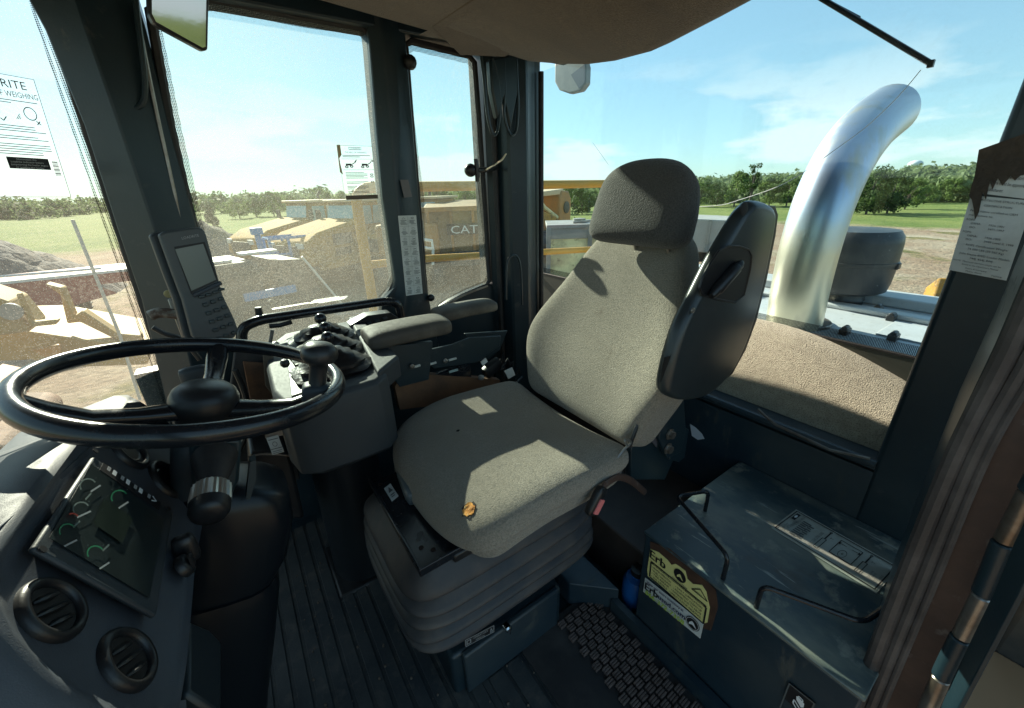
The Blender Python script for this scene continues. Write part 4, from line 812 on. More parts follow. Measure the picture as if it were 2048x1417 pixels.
# ============================================================ DASHBOARD
dp0=V((-.233,.525,.992)); db=1.21; ds=V((math.cos(db),0,-math.sin(db))); dn=V((math.sin(db),0,math.cos(db)))
dash=thing('dashboard','grey plastic instrument pod with a dark gauge display and round air vents','dashboard',(-.3,.6,.3))
def DP(x,y,h=0): return PN(dp0+dn*h,dn,x,y)
face=[(152,898),(200,868),(300,864),(376,905),(400,960),(396,1060),(382,1130),(376,1200),(364,1320),(350,1400),(300,1436),(215,1422),(110,1360),(25,1270),(-14,1190),(-10,1120)]
F0=[DP(x,y) for x,y in face]
outr=[(128,884),(215,800),(300,806),(392,875),(412,960),(404,1080),(396,1180),(392,1300),(378,1440),(300,1500),(180,1480),(60,1400),(-80,1270),(-160,1180),(-60,1030)]
# body: loft from front face ring outward and back
def offs(ring,k,h): 
    c=sum(ring,V((0,0,0)))/len(ring); return [c+(p-c)*k+dn*h for p in ring]
mb=MB(); mb.loft([offs(F0,.93,-.004),offs(F0,.985,.000),offs(F0,1.03,.004),offs(F0,1.10,-.002),offs(F0,1.20,-.04),offs(F0,1.30,-.12),offs(F0,1.30,-.26)]); body=mb.build('pod_body',dash_m,dash,ang=60)
# bright upper lip (top of the cowl) and big lower flank
lipA=[(-140,1150),(-60,1070),(20,1000),(95,935),(150,885),(190,842),(228,792),(255,790),(290,812),(330,850),(372,890)]
la=[DP(x,y,-.03) for x,y in lipA]; lb=[p+V((-.14,0,-.03)) for p in la]; lc_=[DP(x+26,y+14,.0) for x,y in lipA]; ld=[DP(x+40,y+26,-.008) for x,y in lipA]
mb=MB(); mb.loft([[p+V((-.03,0,-.3)) for p in lb],lb,la,lc_,ld],cap=False,close=False); mb.build('cowl_lip',dash_m,dash,ang=60)
fl=[(-60,1040),(6,1118),(14,1185),(50,1245),(130,1325),(215,1385),(300,1410),(372,1400)]
fa=[DP(x,y,-.004) for x,y in fl]; fb=[p+V((-.01,-.05,-.06)) for p in fa]; fc=[p+V((-.06,-.08,-.40)) for p in fa]
mb=MB(); mb.loft([fa,fb,fc],cap=False,close=False); mb.build('pod_flank',dash_m,dash,ang=60)
mb=MB(); mb.bb((-.62,.42,.0),(-.33,1.02,.78)); mb.build('pod_support',dash_m,dash,bevel=.03)
# display
mon=[DP(x,y,.006) for x,y in ((178,918),(339,1030),(303,1240),(52,1104))]
mo=MB().prism([p-dn*.001 for p in mon],dn*.007).build('display_bezel',dash_d,dash,bevel=.003)
tl,tr,br_,bl=[DP(x,y,.0135) for x,y in ((182,928),(329,1038),(298,1196),(98,1076))]
so_=MB().prism([tl,tr,br_,bl],dn*.0004).build('display_screen',scr,mo)
# map display: affine quad (u along picture right/down edge tl->tr, v tl->bl)
d=Decal(tl,tr,bl,lift=.0022)
random.seed(5)
for (x,y,r,c,gap) in ((165,985,.0,0,0),):
    pass
def SP(x,y): # pixel -> decal uv
    p=DP(x,y,.0135); q=p-d.o; a=d.ex; b=d.ey; aa,ab,bb_=a.dot(a),a.dot(b),b.dot(b); qa,qb=q.dot(a),q.dot(b); D=aa*bb_-ab*ab
    return ((qa*bb_-qb*ab)/D,(qb*aa-qa*ab)/D)
def arc(cx,cy,rx,ry,a0,a1,m,t=3.2):
    pts=[]
    for k in range(9):
        a=R(a0+(a1-a0)*k/8); pts.append((cx+rx*math.cos(a),cy+ry*math.sin(a),a))
    for (x0,y0,aa),(x1,y1,ab) in zip(pts,pts[1:]):
        d.poly([SP(x0,y0),SP(x1,y1),SP(x1-t*math.cos(ab),y1-t*math.sin(ab)),SP(x0-t*math.cos(aa),y0-t*math.sin(aa))],m)
def needle(x,y,l=22,m=None):
    d.poly([SP(x-l/2,y+5),SP(x-l/2+2,y+8),SP(x+l/2,y-5),SP(x+l/2-2,y-8)],m or wht_g)
for cx,cy,g in ((235,998,1),(158,1022,0),(130,1066,1),(186,1110,1),(172,975,0)):
    arc(cx,cy,18,16,150,330,grn if g else dim_g,3)
    for k in range(5):
        a=R(150+k*40); d.poly([SP(cx+22*math.cos(a),cy+20*math.sin(a)),SP(cx+25*math.cos(a)+1,cy+23*math.sin(a)),SP(cx+25*math.cos(a),cy+23*math.sin(a)+2),SP(cx+22*math.cos(a)-1,cy+20*math.sin(a))],dim_g)
needle(243,1013); needle(187,980); needle(163,1032,30); needle(148,1052,16,dim_g); needle(136,1090,28); needle(204,1135,22); needle(207,1099,16,dim_g); needle(172,996,14,dim_g)
arc(140,1042,14,13,240,330,red_g,3)
d.poly([SP(205,1000),SP(262,1040),SP(240,1090),SP(182,1050)],mat('dim_panel_green',(.013,.022,.017),.3)); d.done(so_,'gauge_graphics')
tl,tr,bl=DP(180,915,.0150),DP(318,1010,.0150),DP(174,926,.0150)
ic=sheetpart('icon_strip',DP(205,927,.0132),DP(320,1006,.0132),DP(198,941,.0132),ink,mo,.0006); d=Decal(DP(205,927,.0132),DP(320,1006,.0132),DP(198,941,.0132),lift=.003)
for k,u in enumerate((.06,.28,.50,.74)):
    d.frame(u,.25,u+.05,.75,.12,grey_st); d.rect(u+.09,.2,u+.15,.8,white_ink) if k<3 else d.line([(u+.08,.2),(u+.16,.5),(u+.08,.8)],.12,white_ink)
d.done(ic,'icons')
sc_=MB()
for x,y in ((190,903),(337,1018),(84,1100)): MB().lathe([(0,0),(.004,0),(.004,.0015),(0,.0015)],DP(x,y,.0135),dn,10).build('bezel_screw',ink,mo)
# vents
ve_m=mat('vent_black',(.006,.006,.007),.5)
for i,(x,y,r,tilt) in enumerate(((262,898,.030,0),(338,957,.031,0),(112,1215,.026,1),(262,1314,.027,1))):
    c=DP(x,y,.0005)
    vm=MB().lathe([(r*1.34,-.010),(r*1.32,-.001),(r*1.18,.0035),(r*1.02,.003),(r*.95,-.001),(r*.93,-.006)],c,dn,36).build('air_vent',black,dash,ang=60)
    MB().lathe([(0,-.008),(r*.94,-.008),(r*.94,-.0028),(0,-.0028)],c,dn,28).build('vent_throat',ve_m,vm)
    u=V((0,1,0)); w=dn.cross(u)
    if tilt:
        bl_=MB()
        for k in (-1,0,1):
            cc=c+ (u*.6+w*.8)*(k*r*.5); dr=(u*.8-w*.6)*(r*.80*(1 if k==0 else .72))
            bl_.tube([cc-dr-dn*.003,cc-dr*.5-dn*.001,cc+dr*.5-dn*.001,cc+dr-dn*.003],[.0015,.003,.003,.0015],8,flat=1.6)
        bl_.build('vent_vanes',black,vm)
    else:
        MB().tube([c+V((0,math.cos(a)*r*.72,0))+w*math.sin(a)*r*.72-dn*.004 for a in [R(k*15) for k in range(24)]],.0025,6,closed=True).build('vent_vanes',black,vm)
kc=DP(364,1135,.006); kk=MB(); kk.lathe([(0,0),(.017,0),(.016,.008),(.012,.011),(0,.011)],kc,dn,20); kk.box(kc+dn*.014,(.004,.012,.02)); kk.build('key_switch',black,dash,ang=50)
kk=MB(); kk.rbox((.03,.022,.05),.010,3,Matrix.Translation(DP(372,1098,.012))).build('ignition_key',black,dash,ang=60)
MB().prism([DP(x,y,-.01) for x,y in ((378,1240),(420,1258),(446,1285),(446,1417),(436,1425),(374,1385))],-dn*.03).build('lower_pocket',mat('blue_black_pocket',(.010,.018,.024),.4),dash,bevel=.006)
# ============================================================ WEIGHING INDICATOR
wi=thing('weighing_indicator','grey handheld style scale indicator with LCD and keypad on the front post','display',tuple(P('Y',1.33,400,690)))
iN=V((.33,-.94,.06)).normalized(); ip=V((-.08,1.28,1.1))
def IP(x,y,h=0): return PN(ip+iN*h,iN,x,y)
oi=[(318,470),(328,464),(395,454),(407,458),(413,470),(430,530),(446,590),(470,640),(477,660),(470,676),(402,690),(385,672),(366,600),(345,545)]
bi=[(292,478),(298,467),(328,462),(398,456),(410,462),(436,540),(472,640),(472,668),(400,690),(362,672),(345,620),(318,560)]
oi2=[IP(x,y) for x,y in oi]
fr_=MB().prism(oi2,-iN*.020).build('indicator_front',mat('indicator_grey',(.075,.085,.090),.45,bump=[(500,.2,.001)]),wi,bevel=.005,bseg=3)
MB().prism([p-iN*.021+V((-.012,0,0)) for p in oi2],-iN*.022).build('indicator_back',dash_d,wi,bevel=.006,bseg=3)
q=[IP(x,y,.0006) for x,y in ((348,494),(409,484),(436,561),(382,588))]
MB().prism(q,iN*.0006).build('screen_surround',ink,fr_)
q=[IP(x,y,.0016) for x,y in ((350,499),(406,488),(432,560),(383,582))]
MB().prism(q,iN*.0006).build('lcd_screen',lcd,fr_)
d=Decal(IP(362,474),IP(396,468),IP(364,480),lift=.001); d.text('LOADRITE',0,.05,.95,grey_st,1,align='j'); d.done(fr_)
bt=MB(); bt.tube([IP(386,592,.002),IP(442,566,.002)],.0055,8); bt.build('screen_ledge',dash_m,fr_)
kl=MB()
def key(x,y,w,h):
    c=IP(x,y,.003); kl.rbox((w,.008,h),.002,1,Matrix.Translation(c)@iN.to_track_quat('-Y','Z').to_matrix().to_4x4())
for k,(x,y) in enumerate(((403,594),(417,590),(431,585),(443,579))): key(x,y,.014,.008)
for r in range(5):
    for c in range(3): key(411+c*15.5+r*6.6,610-c*6+r*17,.013,.010)
kl.build('keypad_keys',mat('key_teal_black',(.030,.044,.050),.35),fr_,bevel=.001)
ar_=MB(); ar_.tube(catmull([P('Y',1.42,x,y) for x,y in ((300,632),(318,626),(345,628),(372,632))],4),[.014]*12+[.010],10); ar_.build('mount_knob',mat('worn_brown_knob',(.10,.06,.045),.5,var=[(20,.45,.6,(.35,.33,.28),6)]),wi)
MB().prism(PP('Y',1.42,(335,600),(350,596),(392,695),(372,700)),(0,.015,0)).build('mount_bracket',steel,wi,bevel=.002)
MB().tube(catmull([P('Y',1.44,x,y) for x,y in ((305,655),(330,668),(365,680),(400,720))],4),.007,8).build('indicator_cable',black,wi)
MB().lathe([(0,0),(.011,0),(.011,.004),(.005,.005),(.0,.003)],P('Y',1.50,337,588),(.2,-1,0),16).build('washer_screw',mat('brass_washer',(.55,.47,.25),.35,.6),wi)
# ============================================================ SIDE CONSOLE
sc=thing('side_console','grey plastic right hand console pod with three booted levers on a dark pillar','console',(.2,1.2,0))
zt=.855
front=[(556,730),(575,868),(600,895),(640,905),(700,902),(778,880),(772,760),(745,742)]
topq=[(540,705),(560,790),(700,772),(772,756),(745,690),(712,642),(700,640)]
# body: loft downward from a plan outline
plan=[(.005,1.10),(.02,1.02),(.06,.995),(.16,.99),(.25,.995),(.285,1.03),(.325,1.25),(.345,1.50),(.345,1.62),(.22,1.63),(.10,1.62),(.03,1.50),(.01,1.30)]
def plr(z,k=1,dx=0,dy=0):
    cx,cy=.17,1.3; return [V((cx+(x-cx)*k+dx,cy+(y-cy)*k+dy,z)) for x,y in plan]
mb=MB(); mb.loft([plr(.600,.80,.01,.03),plr(.615,.93,.005,.015),plr(.645,1.0),plr(.80,1.0),plr(.845,.985),plr(.857,.94)]); mb.build('console_body',console_m,sc,ang=50,bevel=.004)
# recessed lever tray
MB().prism([V(p) for p in ((.045,1.04,.8572),(.225,1.06,.8572),(.265,1.25,.8572),(.285,1.50,.8572),(.10,1.52,.8572),(.07,1.3,.8572))],(0,0,.003)).build('lever_tray',black,sc,bevel=.002)
random.seed(11)
def boot(c,h,wx,wy,tip):
    rings=[]; N=7
    for k in range(N+1):
        t=k/N; z=c.z+h*t; s=1-t**1.3*.72; s*=1+.07*(1 if k%2 else -1)
        ring=[]
        for i in range(20):
            a=i*2*math.pi/20; e=.6; cc,ss=math.cos(a),math.sin(a); j=1+.05*math.sin(5*a+k)
            ring.append(V((c.x+(tip.x-c.x)*t+wx*s*j*math.copysign(abs(cc)**e,cc),c.y+(tip.y-c.y)*t+wy*s*j*math.copysign(abs(ss)**e,ss),z)))
        rings.append(ring)
    return MB().loft(rings)
bootm=mat('leatherette_boot',(.010,.010,.012),.33,bump=[(28,.5,.01)])
for (bx_,by_),bp_,r in (((.165,1.14),P('Y',1.16,655,675),.0165),((.18,1.29),P('Y',1.26,650,655),.0165),((.195,1.44),P('Y',1.38,641,638),.0185)):
    b=V((bx_,by_,.86)); t=V((bp_.x,bp_.y,0))
    lo_=boot(b,.060,.105,.078,V(((bx_+bp_.x)/2,(by_+bp_.y)/2,0))).build('lever_boot',bootm,sc,ang=50)
    e=MB().tube([V(((bx_+bp_.x)/2,(by_+bp_.y)/2,.90)),bp_],.005,8).build('lever_stem',steel,sc)
    MB().ball(bp_,r,20).build('lever_ball',blackgloss,e,ang=60)
MB().ball(P('Y',1.10,570,727),.012,10).build('small_pivot_ball',black,sc)
# raised switch panel along the outer edge
mb=MB(); mb.prism([P('Y',1.50,x,y) for x,y in ((700,652),(735,632),(782,626),(798,636),(760,660),(728,665))],(0,.06,0)); spn=mb.build('switch_panel',black,sc,bevel=.003)
mb=MB()
for k in range(4): 
    c=P('Y',1.495,722+k*16,652-k*5); mb.box(c,(.018,.01,.012))
mb.build('rocker_switches',dash_d,spn,bevel=.002)
mb=MB(); mb.prism([V(p) for p in ((.255,1.02,.80),(.345,1.10,.80),(.37,1.62,.80),(.33,1.62,.80))],(0,0,.07)); mb.build('console_edge_rail',console_m,sc,bevel=.008)
MB().lathe([(.115,0),(.11,.3),(.105,.62)],(.16,1.28,0),n=28).build('console_pillar',mat('pillar_dark',(.014,.018,.022),.35),sc)
MB().bb((.03,1.15,0),(.30,1.42,.02)).build('pillar_foot',black,sc,bevel=.01)
# armrests on the right side
def padrest(name,label,pts,Y,depth,m,th):
    t=thing(name,label,'armrest',tuple(P('Y',Y,*pts[0])))
    return t
a1=thing('right_console_armrest','worn brownish vinyl armrest pad nearest the levers, on a slotted teal bracket','armrest',(.42,1.2,.85),group=None)
M1=Matrix.Translation((.415,1.185,.932))@Matrix.Rotation(R(-6),4,'Z')
def adef(p,t): return V((p.x,p.y*(1-.06*t.x),p.z-.004*t.x**2-.010*abs(t.y)**3))
c1=P('Y',1.10,812,672)
MB().rbox((.282,.144,.052),.021,8,Matrix.Translation((.433,1.25,.898))@Matrix.Rotation(R(-3),4,'Z'),adef).build('arm_pad',armpad,a1,sub=1,ang=180)
pbx=MB(); pbx.prism(PP('Y',1.215,(772,694),(866,684),(858,760),(800,775),(778,745)),(0,.02,0)); pbx.build('pad_bracket',paint,a1,bevel=.002)
bb=MB(); bb.prism(PP('Y',1.25,(860,700),(905,690),(940,676),(1002,672),(1000,692),(955,725),(870,738),(858,730)),(0,.012,0)); br1=bb.build('support_plate',paint,a1,bevel=.002)
sl=MB()
for x,y,w in ((833,733,12),(863,728,16),(905,719,14)): 
    p=P('Y',1.21 if x<860 else 1.246,x,y); sl.tube([p+V((-w*.0011,0,0)),p+V((w*.0011,0,0))],.0045,8)
sl.build('painted_slot_light',mat('slot_light_paint',(.55,.56,.52),.5),br1)  # pale bars stand in for light showing through the bracket slots
bo=MB()
for x,y in ((823,733),(890,722)): bo.lathe([(0,0),(.009,0),(.009,.006),(.005,.009),(0,.009)],P('Y',1.205 if x<860 else 1.245,x,y),(0,-1,0),12)
bo.build('adjust_bolt',steel,br1)
a2_=thing('right_seat_armrest','flat grey brown armrest pad farther from the levers, beside the seat back','armrest',(.72,1.38,.85))
MB().rbox((.26,.115,.042),.017,8,Matrix.Translation((.735,1.40,.880))@Matrix.Rotation(R(-2),4,'Z'),adef).build('arm_pad',armpad,a2_,sub=1,ang=180)
MB().prism(PP('Y',1.37,(930,668),(1015,662),(1000,700),(965,730),(940,700)),(0,.012,0)).build('pad_bracket',paint,a2_,bevel=.002)
# clutter between console and seat
cl=thing('seat_side_mechanism','cluster of black levers, small fuse box and brown panel beside the seat','mechanism',(.55,1.25,.5))
MB().prism(PP('Y',1.22,(800,752),(830,748),(1000,760),(1040,790),(800,820),(790,775)),(0,.03,0)).build('brown_side_panel',mat('tan_brown_panel',(.16,.08,.04),.7,var=[(9,.4,.7,(.07,.04,.025),8)]),cl)
MB().rbox((.15,.03,.06),.008,2,Matrix.Translation(P('Y',1.24,905,752))).build('fuse_box',blackgloss,cl,ang=40)
MB().box(P('Y',1.222,907,742),(.035,.004,.008)).build('fuse_window',mat('pale_window',(.35,.45,.45),.3),cl)
MB().rbox((.085,.04,.05),.012,3,Matrix.Translation(P('Y',1.25,985,735))@Matrix.Rotation(R(-25),4,'Y')).build('black_lever_block',black,cl,ang=40)
MB().box(P('Y',1.225,968,724),(.026,.004,.02),Matrix.Rotation(R(-25),3,'Y')).build('white_mark',white_st,cl)
mb=MB(); random.seed(2)
for k in range(7):
    mb=MB(); a=P('Y',1.22,random.uniform(985,1035),random.uniform(715,760)); mb.tube([a,a+V((random.uniform(-.02,.03),-.01,random.uniform(-.02,.03))),a+V((random.uniform(-.03,.04),0,random.uniform(-.03,.01)))],.005,6); mb.build('small_lever',black,cl)
MB().lathe([(0,0),(.012,0),(.012,.008),(.006,.012),(0,.012)],P('Y',1.21,962,757),(0,-.3,1),16).build('round_button',mat('grey_button',(.25,.24,.22),.4),cl)
MB().prism(PP('Y',1.20,(1008,742),(1024,735),(1030,750),(1016,758)),(0,-.003,0)).build('white_tag_scrap',white_st,cl)
# ============================================================ OUTSIDE: own machine
alu=mat('silver_grey_hood_paint',(.42,.44,.45),.45,var=[(5,.45,.75,(.34,.345,.33),9),(40,.62,.72,(.25,.24,.21),8)],bump=[(60,.1,.003)])
hood=thing('engine_hood','silver grey engine hood behind the rear window with raised ribs and latches','hood',(2.2,.5,-.2))
mb=MB(); mb.bb((1.62,-.55,.45),(2.80,1.75,.72)); mb.build('hood_panel',alu,hood,bevel=.02)
mb=MB(); mb.bb((2.40,-.55,.721),(2.47,1.7,.745)); mb.bb((2.62,-.55,.721),(2.80,1.7,.77)); mb.build('raised_rib',alu,hood,bevel=.008)
MB().bb((2.10,-.5,.7205),(2.35,.42,.727)).build('hatch_plate',alu,hood,bevel=.003)
for x,y in ((2.02,.50),(2.08,.36),(2.38,.44),(2.50,.52),(2.55,.30)):
    mb=MB(); mb.box((x,y,.733),(.05,.03,.025)); mb.tube([(x-.02,y,.745),(x+.02,y,.745)],.012,8); mb.build('hood_latch',black,hood,bevel=.003)
MB().bb((1.62,.1,-1.4),(2.75,1.55,.44)).build('engine_bay',vdk:=mat('engine_bay_black',(.03,.03,.03),.6),hood,bevel=.03)
def stack_mat():
    m=bpy.data.materials.new('heat_tinted_steel'); m.use_nodes=True; nt=m.node_tree; N=nt.nodes; L=nt.links; b=N['Principled BSDF']
    b.inputs['Metallic'].default_value=.92; b.inputs['Roughness'].default_value=.42
    tc=N.new('ShaderNodeTexCoord'); sp=N.new('ShaderNodeSeparateXYZ'); L.new(tc.outputs['Object'],sp.inputs[0])
    nz=N.new('ShaderNodeTexNoise'); nz.inputs['Scale'].default_value=3.5; nz.inputs['Detail'].default_value=7; L.new(tc.outputs['Object'],nz.inputs[0])
    ad=N.new('ShaderNodeMath'); ad.operation='MULTIPLY_ADD'; L.new(nz.outputs[0],ad.inputs[0]); ad.inputs[1].default_value=.35; L.new(sp.outputs[2],ad.inputs[2])
    mr=N.new('ShaderNodeMapRange'); L.new(ad.outputs[0],mr.inputs[0]); mr.inputs[1].default_value=.9; mr.inputs[2].default_value=1.75
    cr=N.new('ShaderNodeValToRGB'); e=cr.color_ramp.elements; e[0].position=0; e[0].color=(.72,.66,.50,1); e[1].position=1; e[1].color=(.56,.58,.62,1)
    x=e.new(.38); x.color=(.72,.68,.55,1); x=e.new(.50); x.color=(.50,.60,.74,1); x=e.new(.68); x.color=(.42,.47,.60,1)
    L.new(mr.outputs[0],cr.inputs[0])
    n2=N.new('ShaderNodeTexNoise'); n2.inputs['Scale'].default_value=16; n2.inputs['Detail'].default_value=9
    mp=N.new('ShaderNodeMapping'); mp.inputs['Scale'].default_value=(1,1,.25); L.new(tc.outputs['Object'],mp.inputs[0]); L.new(mp.outputs[0],n2.inputs[0])
    r2=N.new('ShaderNodeMapRange'); r2.inputs[1].default_value=.52; r2.inputs[2].default_value=.75; L.new(n2.outputs[0],r2.inputs[0])
    mx=N.new('ShaderNodeMix'); mx.data_type='RGBA'; L.new(r2.outputs[0],mx.inputs[0]); L.new(cr.outputs[0],mx.inputs[6]); mx.inputs[7].default_value=(.50,.46,.38,1); L.new(mx.outputs[2],b.inputs['Base Color'])
    r3=N.new('ShaderNodeMapRange'); L.new(r2.outputs[0],r3.inputs[0]); r3.inputs[3].default_value=.38; r3.inputs[4].default_value=.5; L.new(r3.outputs[0],b.inputs['Roughness'])
    return m
es=thing('exhaust_stack','tall curved bright metal exhaust stack with blue and gold heat tint above the hood','exhaust stack',(2.05,.69,.72))
pts=catmull([V((2.045,.685,.60))]+[P('Y',.685,x,y) for x,y in ((1588,640),(1603,560),(1623,480),(1649,400),(1684,325),(1728,264),(1774,226))],6)
MB().tube(pts,.106,36).build('stack_pipe',stack_mat(),es,ang=60)
dd=(pts[-1]-pts[-2]).normalized(); MB().tube([pts[-1]+dd*.0005,pts[-1]+dd*.003],.098,32).build('soot_black_mouth',mat('soot',(.004,.004,.004),.9),es)
MB().tube([(2.05,.685,.718),(2.05,.685,.735)],.124,32).build('stack_flange',steel,es,bevel=.003)
ac=thing('air_precleaner','black ribbed air pre-cleaner drum on a neck, behind the exhaust stack','air cleaner',(2.55,.73,.72))
c=(2.56,.705,0)
MB().lathe([(0,.78),(.15,.785),(.178,.80),(.185,.84),(.188,.90),(.189,.93),(.193,.932),(.193,.945),(.189,.947),(.187,1.03),(.182,1.06),(.165,1.085),(.05,1.094),(0,1.094)],c,n=40).build('drum',mat('dusty_drum_black',(.022,.024,.027),.42,var=[(9,.45,.75,(.06,.06,.058),9),(60,.66,.72,(.25,.24,.22),5)]),ac,ang=50)
MB().lathe([(.0,.70),(.115,.70),(.105,.715),(.105,.74),(.11,.745),(.105,.75),(.108,.79),(0,.79)],c,n=30).build('neck',black,ac,ang=50)
MB().box((2.56,.52,.93),(.04,.03,.03)).build('band_clamp',black,ac,bevel=.004)
om=thing('outside_mirror','pale grey outside mirror hanging beyond the rear window, just under the headliner','mirror',(1.75,2.0,1.9))
def om_p(x,y): return P('X',1.75,x,y)
MB().prism([om_p(x,y) for x,y in ((1112,118),(1168,118),(1172,135),(1171,168),(1160,183),(1138,188),(1118,181),(1109,165),(1109,130))],(.04,0,0)).build('mirror_housing',mat('dusty_grey_plastic',(.22,.22,.19),.5,var=[(14,.4,.7,(.30,.29,.24),8)]),om,bevel=.008,bseg=3)
MB().prism([om_p(x,y) for x,y in ((1142,150),(1170,128),(1170,165),(1158,178))],(-.001,0,0)).build('painted_reflection',mat('painted_reflection_dark',(.05,.075,.09),.5,0),om)  # reflection in the mirror put in as a flat dark patch
MB().tube([om_p(1140,120)+V((.02,0,0)),om_p(1140,120)+V((.02,0,.2)),(1.40,1.75,1.93)],.012,8).build('mirror_arm',black,om)
yel=mat('faded_yellow_paint',(.62,.30,.025),.5,var=[(4,.45,.7,(.55,.29,.05),9),(30,.62,.72,(.22,.12,.04),8)],bump=[(80,.1,.003)])
yr=thing('walkway_handrail','yellow tube walkway handrail with one tall post outside the right windows','handrail',tuple(P('Y',2.2,745,640)))
ptop=P('Y',2.2,712,400); MB().tube(rounded([V((ptop.x,2.2,-.25)),V((ptop.x,2.2,1.345)),V((2.45,2.2,1.330))],.09,6),.026,14).build('rail_tube',yel,yr)
a_,b_=P('Y',2.2,850,518),P('Y',2.2,975,511); MB().tube([V((ptop.x,2.2,a_.z+.005)),a_,b_,b_+(b_-a_)*2.6],.021,12).build('mid_rail',yel,yr)
MB().tube([V((2.40,2.2,-.25)),V((2.40,2.2,1.33))],.024,12).build('rail_post',yel,yr)
ps_=thing('perforated_step','bright perforated metal step plate below the side window outside','step',tuple(P('Z',-.35,640,605)))
mb=MB(); zz=-.35; c0=P('Z',zz,656,600); u=(P('Z',zz,700,592)-P('Z',zz,600,608)).normalized(); w=u.cross(V((0,0,1)))
for i in range(7):
    for j in range(4):
        c=c0+u*((i-3)*.085+(j%2)*.04)+w*((j-1.5)*.075)
        if abs(i-3)+abs(j-1.5)*1.4>4.2: continue
        n=10; pr=[c+u*math.cos(k*2*math.pi/n)*.042+w*math.sin(k*2*math.pi/n)*.042 for k in range(n)]; qi=[c+u*math.cos(k*2*math.pi/n)*.024+w*math.sin(k*2*math.pi/n)*.024 for k in range(n)]
        mb.add(pr+qi,[(k,(k+1)%n,(k+1)%n+n,k+n) for k in range(n)])
for h in (0,.035): mb.prism([c0-u*.30+w*(.0+h*1.2),c0-u*.85+w*(.02+h*1.5),c0-u*.85+w*(.04+h*1.5),c0-u*.30+w*(.02+h*1.2)],(0,0,.01))
mb.build('step_grating',mat('bright_galvanised',(.70,.68,.62),.4,.3),ps_)
# ============================================================ GROUND
def ground():
    m=bpy.data.materials.new('yard_ground'); m.use_nodes=True; nt=m.node_tree; N=nt.nodes; L=nt.links; b=N['Principled BSDF']; b.inputs['Roughness'].default_value=.95; b.inputs['Specular IOR Level'].default_value=.15
    tc=N.new('ShaderNodeTexCoord')
    def noise(s,det=8,rough=.6):
        n=N.new('ShaderNodeTexNoise'); n.inputs['Scale'].default_value=s; n.inputs['Detail'].default_value=det; n.inputs['Roughness'].default_value=rough; L.new(tc.outputs['Object'],n.inputs[0]); return n.outputs[0]
    def rng(i,a,b_):
        r=N.new('ShaderNodeMapRange'); r.inputs[1].default_value=a; r.inputs[2].default_value=b_; L.new(i,r.inputs[0]); return r.outputs[0]
    def mix(f,a,b_):
        x=N.new('ShaderNodeMix'); x.data_type='RGBA'; L.new(f,x.inputs[0])
        for s_,i in ((a,6),(b_,7)):
            if isinstance(s_,tuple): x.inputs[i].default_value=col(s_)
            else: L.new(s_,x.inputs[i])
        return x.outputs[2]
    dirt=mix(rng(noise(.6),.35,.65),(.28,.185,.125),(.36,.285,.205)); dirt=mix(rng(noise(6,8),.45,.7),dirt,(.20,.145,.10)); dirt=mix(rng(noise(.17,6),.55,.68),dirt,(.38,.32,.24))
    tuft=mix(rng(noise(3.5,9),.4,.6),(.10,.10,.04),(.24,.19,.09))
    dirt=mix(rng(noise(.35,9),.56,.64),dirt,tuft)
    sep=N.new('ShaderNodeSeparateXYZ'); L.new(tc.outputs['Object'],sep.inputs[0])
    ln=N.new('ShaderNodeVectorMath'); ln.operation='LENGTH'; L.new(tc.outputs['Object'],ln.inputs[0])
    nn=N.new('ShaderNodeMath'); nn.operation='MULTIPLY_ADD'; L.new(noise(.07,5),nn.inputs[0]); nn.inputs[1].default_value=22; L.new(ln.outputs['Value'],nn.inputs[2])
    g=rng(nn.outputs[0],52,56)
    grass=mix(rng(noise(.25),.4,.6),(.11,.155,.040),(.17,.20,.060)); grass=mix(rng(noise(2.5,8),.5,.7),grass,(.20,.22,.06))
    cur=mix(g,dirt,grass); L.new(cur,b.inputs['Base Color'])
    bp=N.new('ShaderNodeBump'); bp.inputs['Strength'].default_value=1; bp.inputs['Distance'].default_value=.12; L.new(noise(4,10,.7),bp.inputs['Height']); L.new(bp.outputs[0],b.inputs['Normal'])
    bm=bmesh.new(); S=[-1500,-700,-300,-140,-80]+list(range(-60,100,4))+[110,130,160,200,260,400,700,1500]; T=[-400,-100,-30]+list(range(-12,100,4))+[110,130,160,220,400,800,1500]
    random.seed(7); vs=[[None]*len(T) for _ in S]
    for i,x in enumerate(S):
        for j,y in enumerate(T):
            r=math.hypot(x,y); z=GZ+(random.uniform(-.05,.05) if r>9 else 0)+(max(0,x-85)*.020 if x<260 else 3.5)*(1 if r<1000 else .5)
            vs[i][j]=bm.verts.new((x,y,z))
    for i in range(len(S)-1):
        for j in range(len(T)-1): bm.faces.new((vs[i][j],vs[i+1][j],vs[i+1][j+1],vs[i][j+1]))
    me=bpy.data.meshes.new('ground'); bm.to_mesh(me); bm.free(); me.materials.append(m)
    me.polygons.foreach_set('use_smooth',[True]*len(me.polygons))
    o=bpy.data.objects.new('ground',me); COL.objects.link(o); tag(o,kind='structure')
ground()
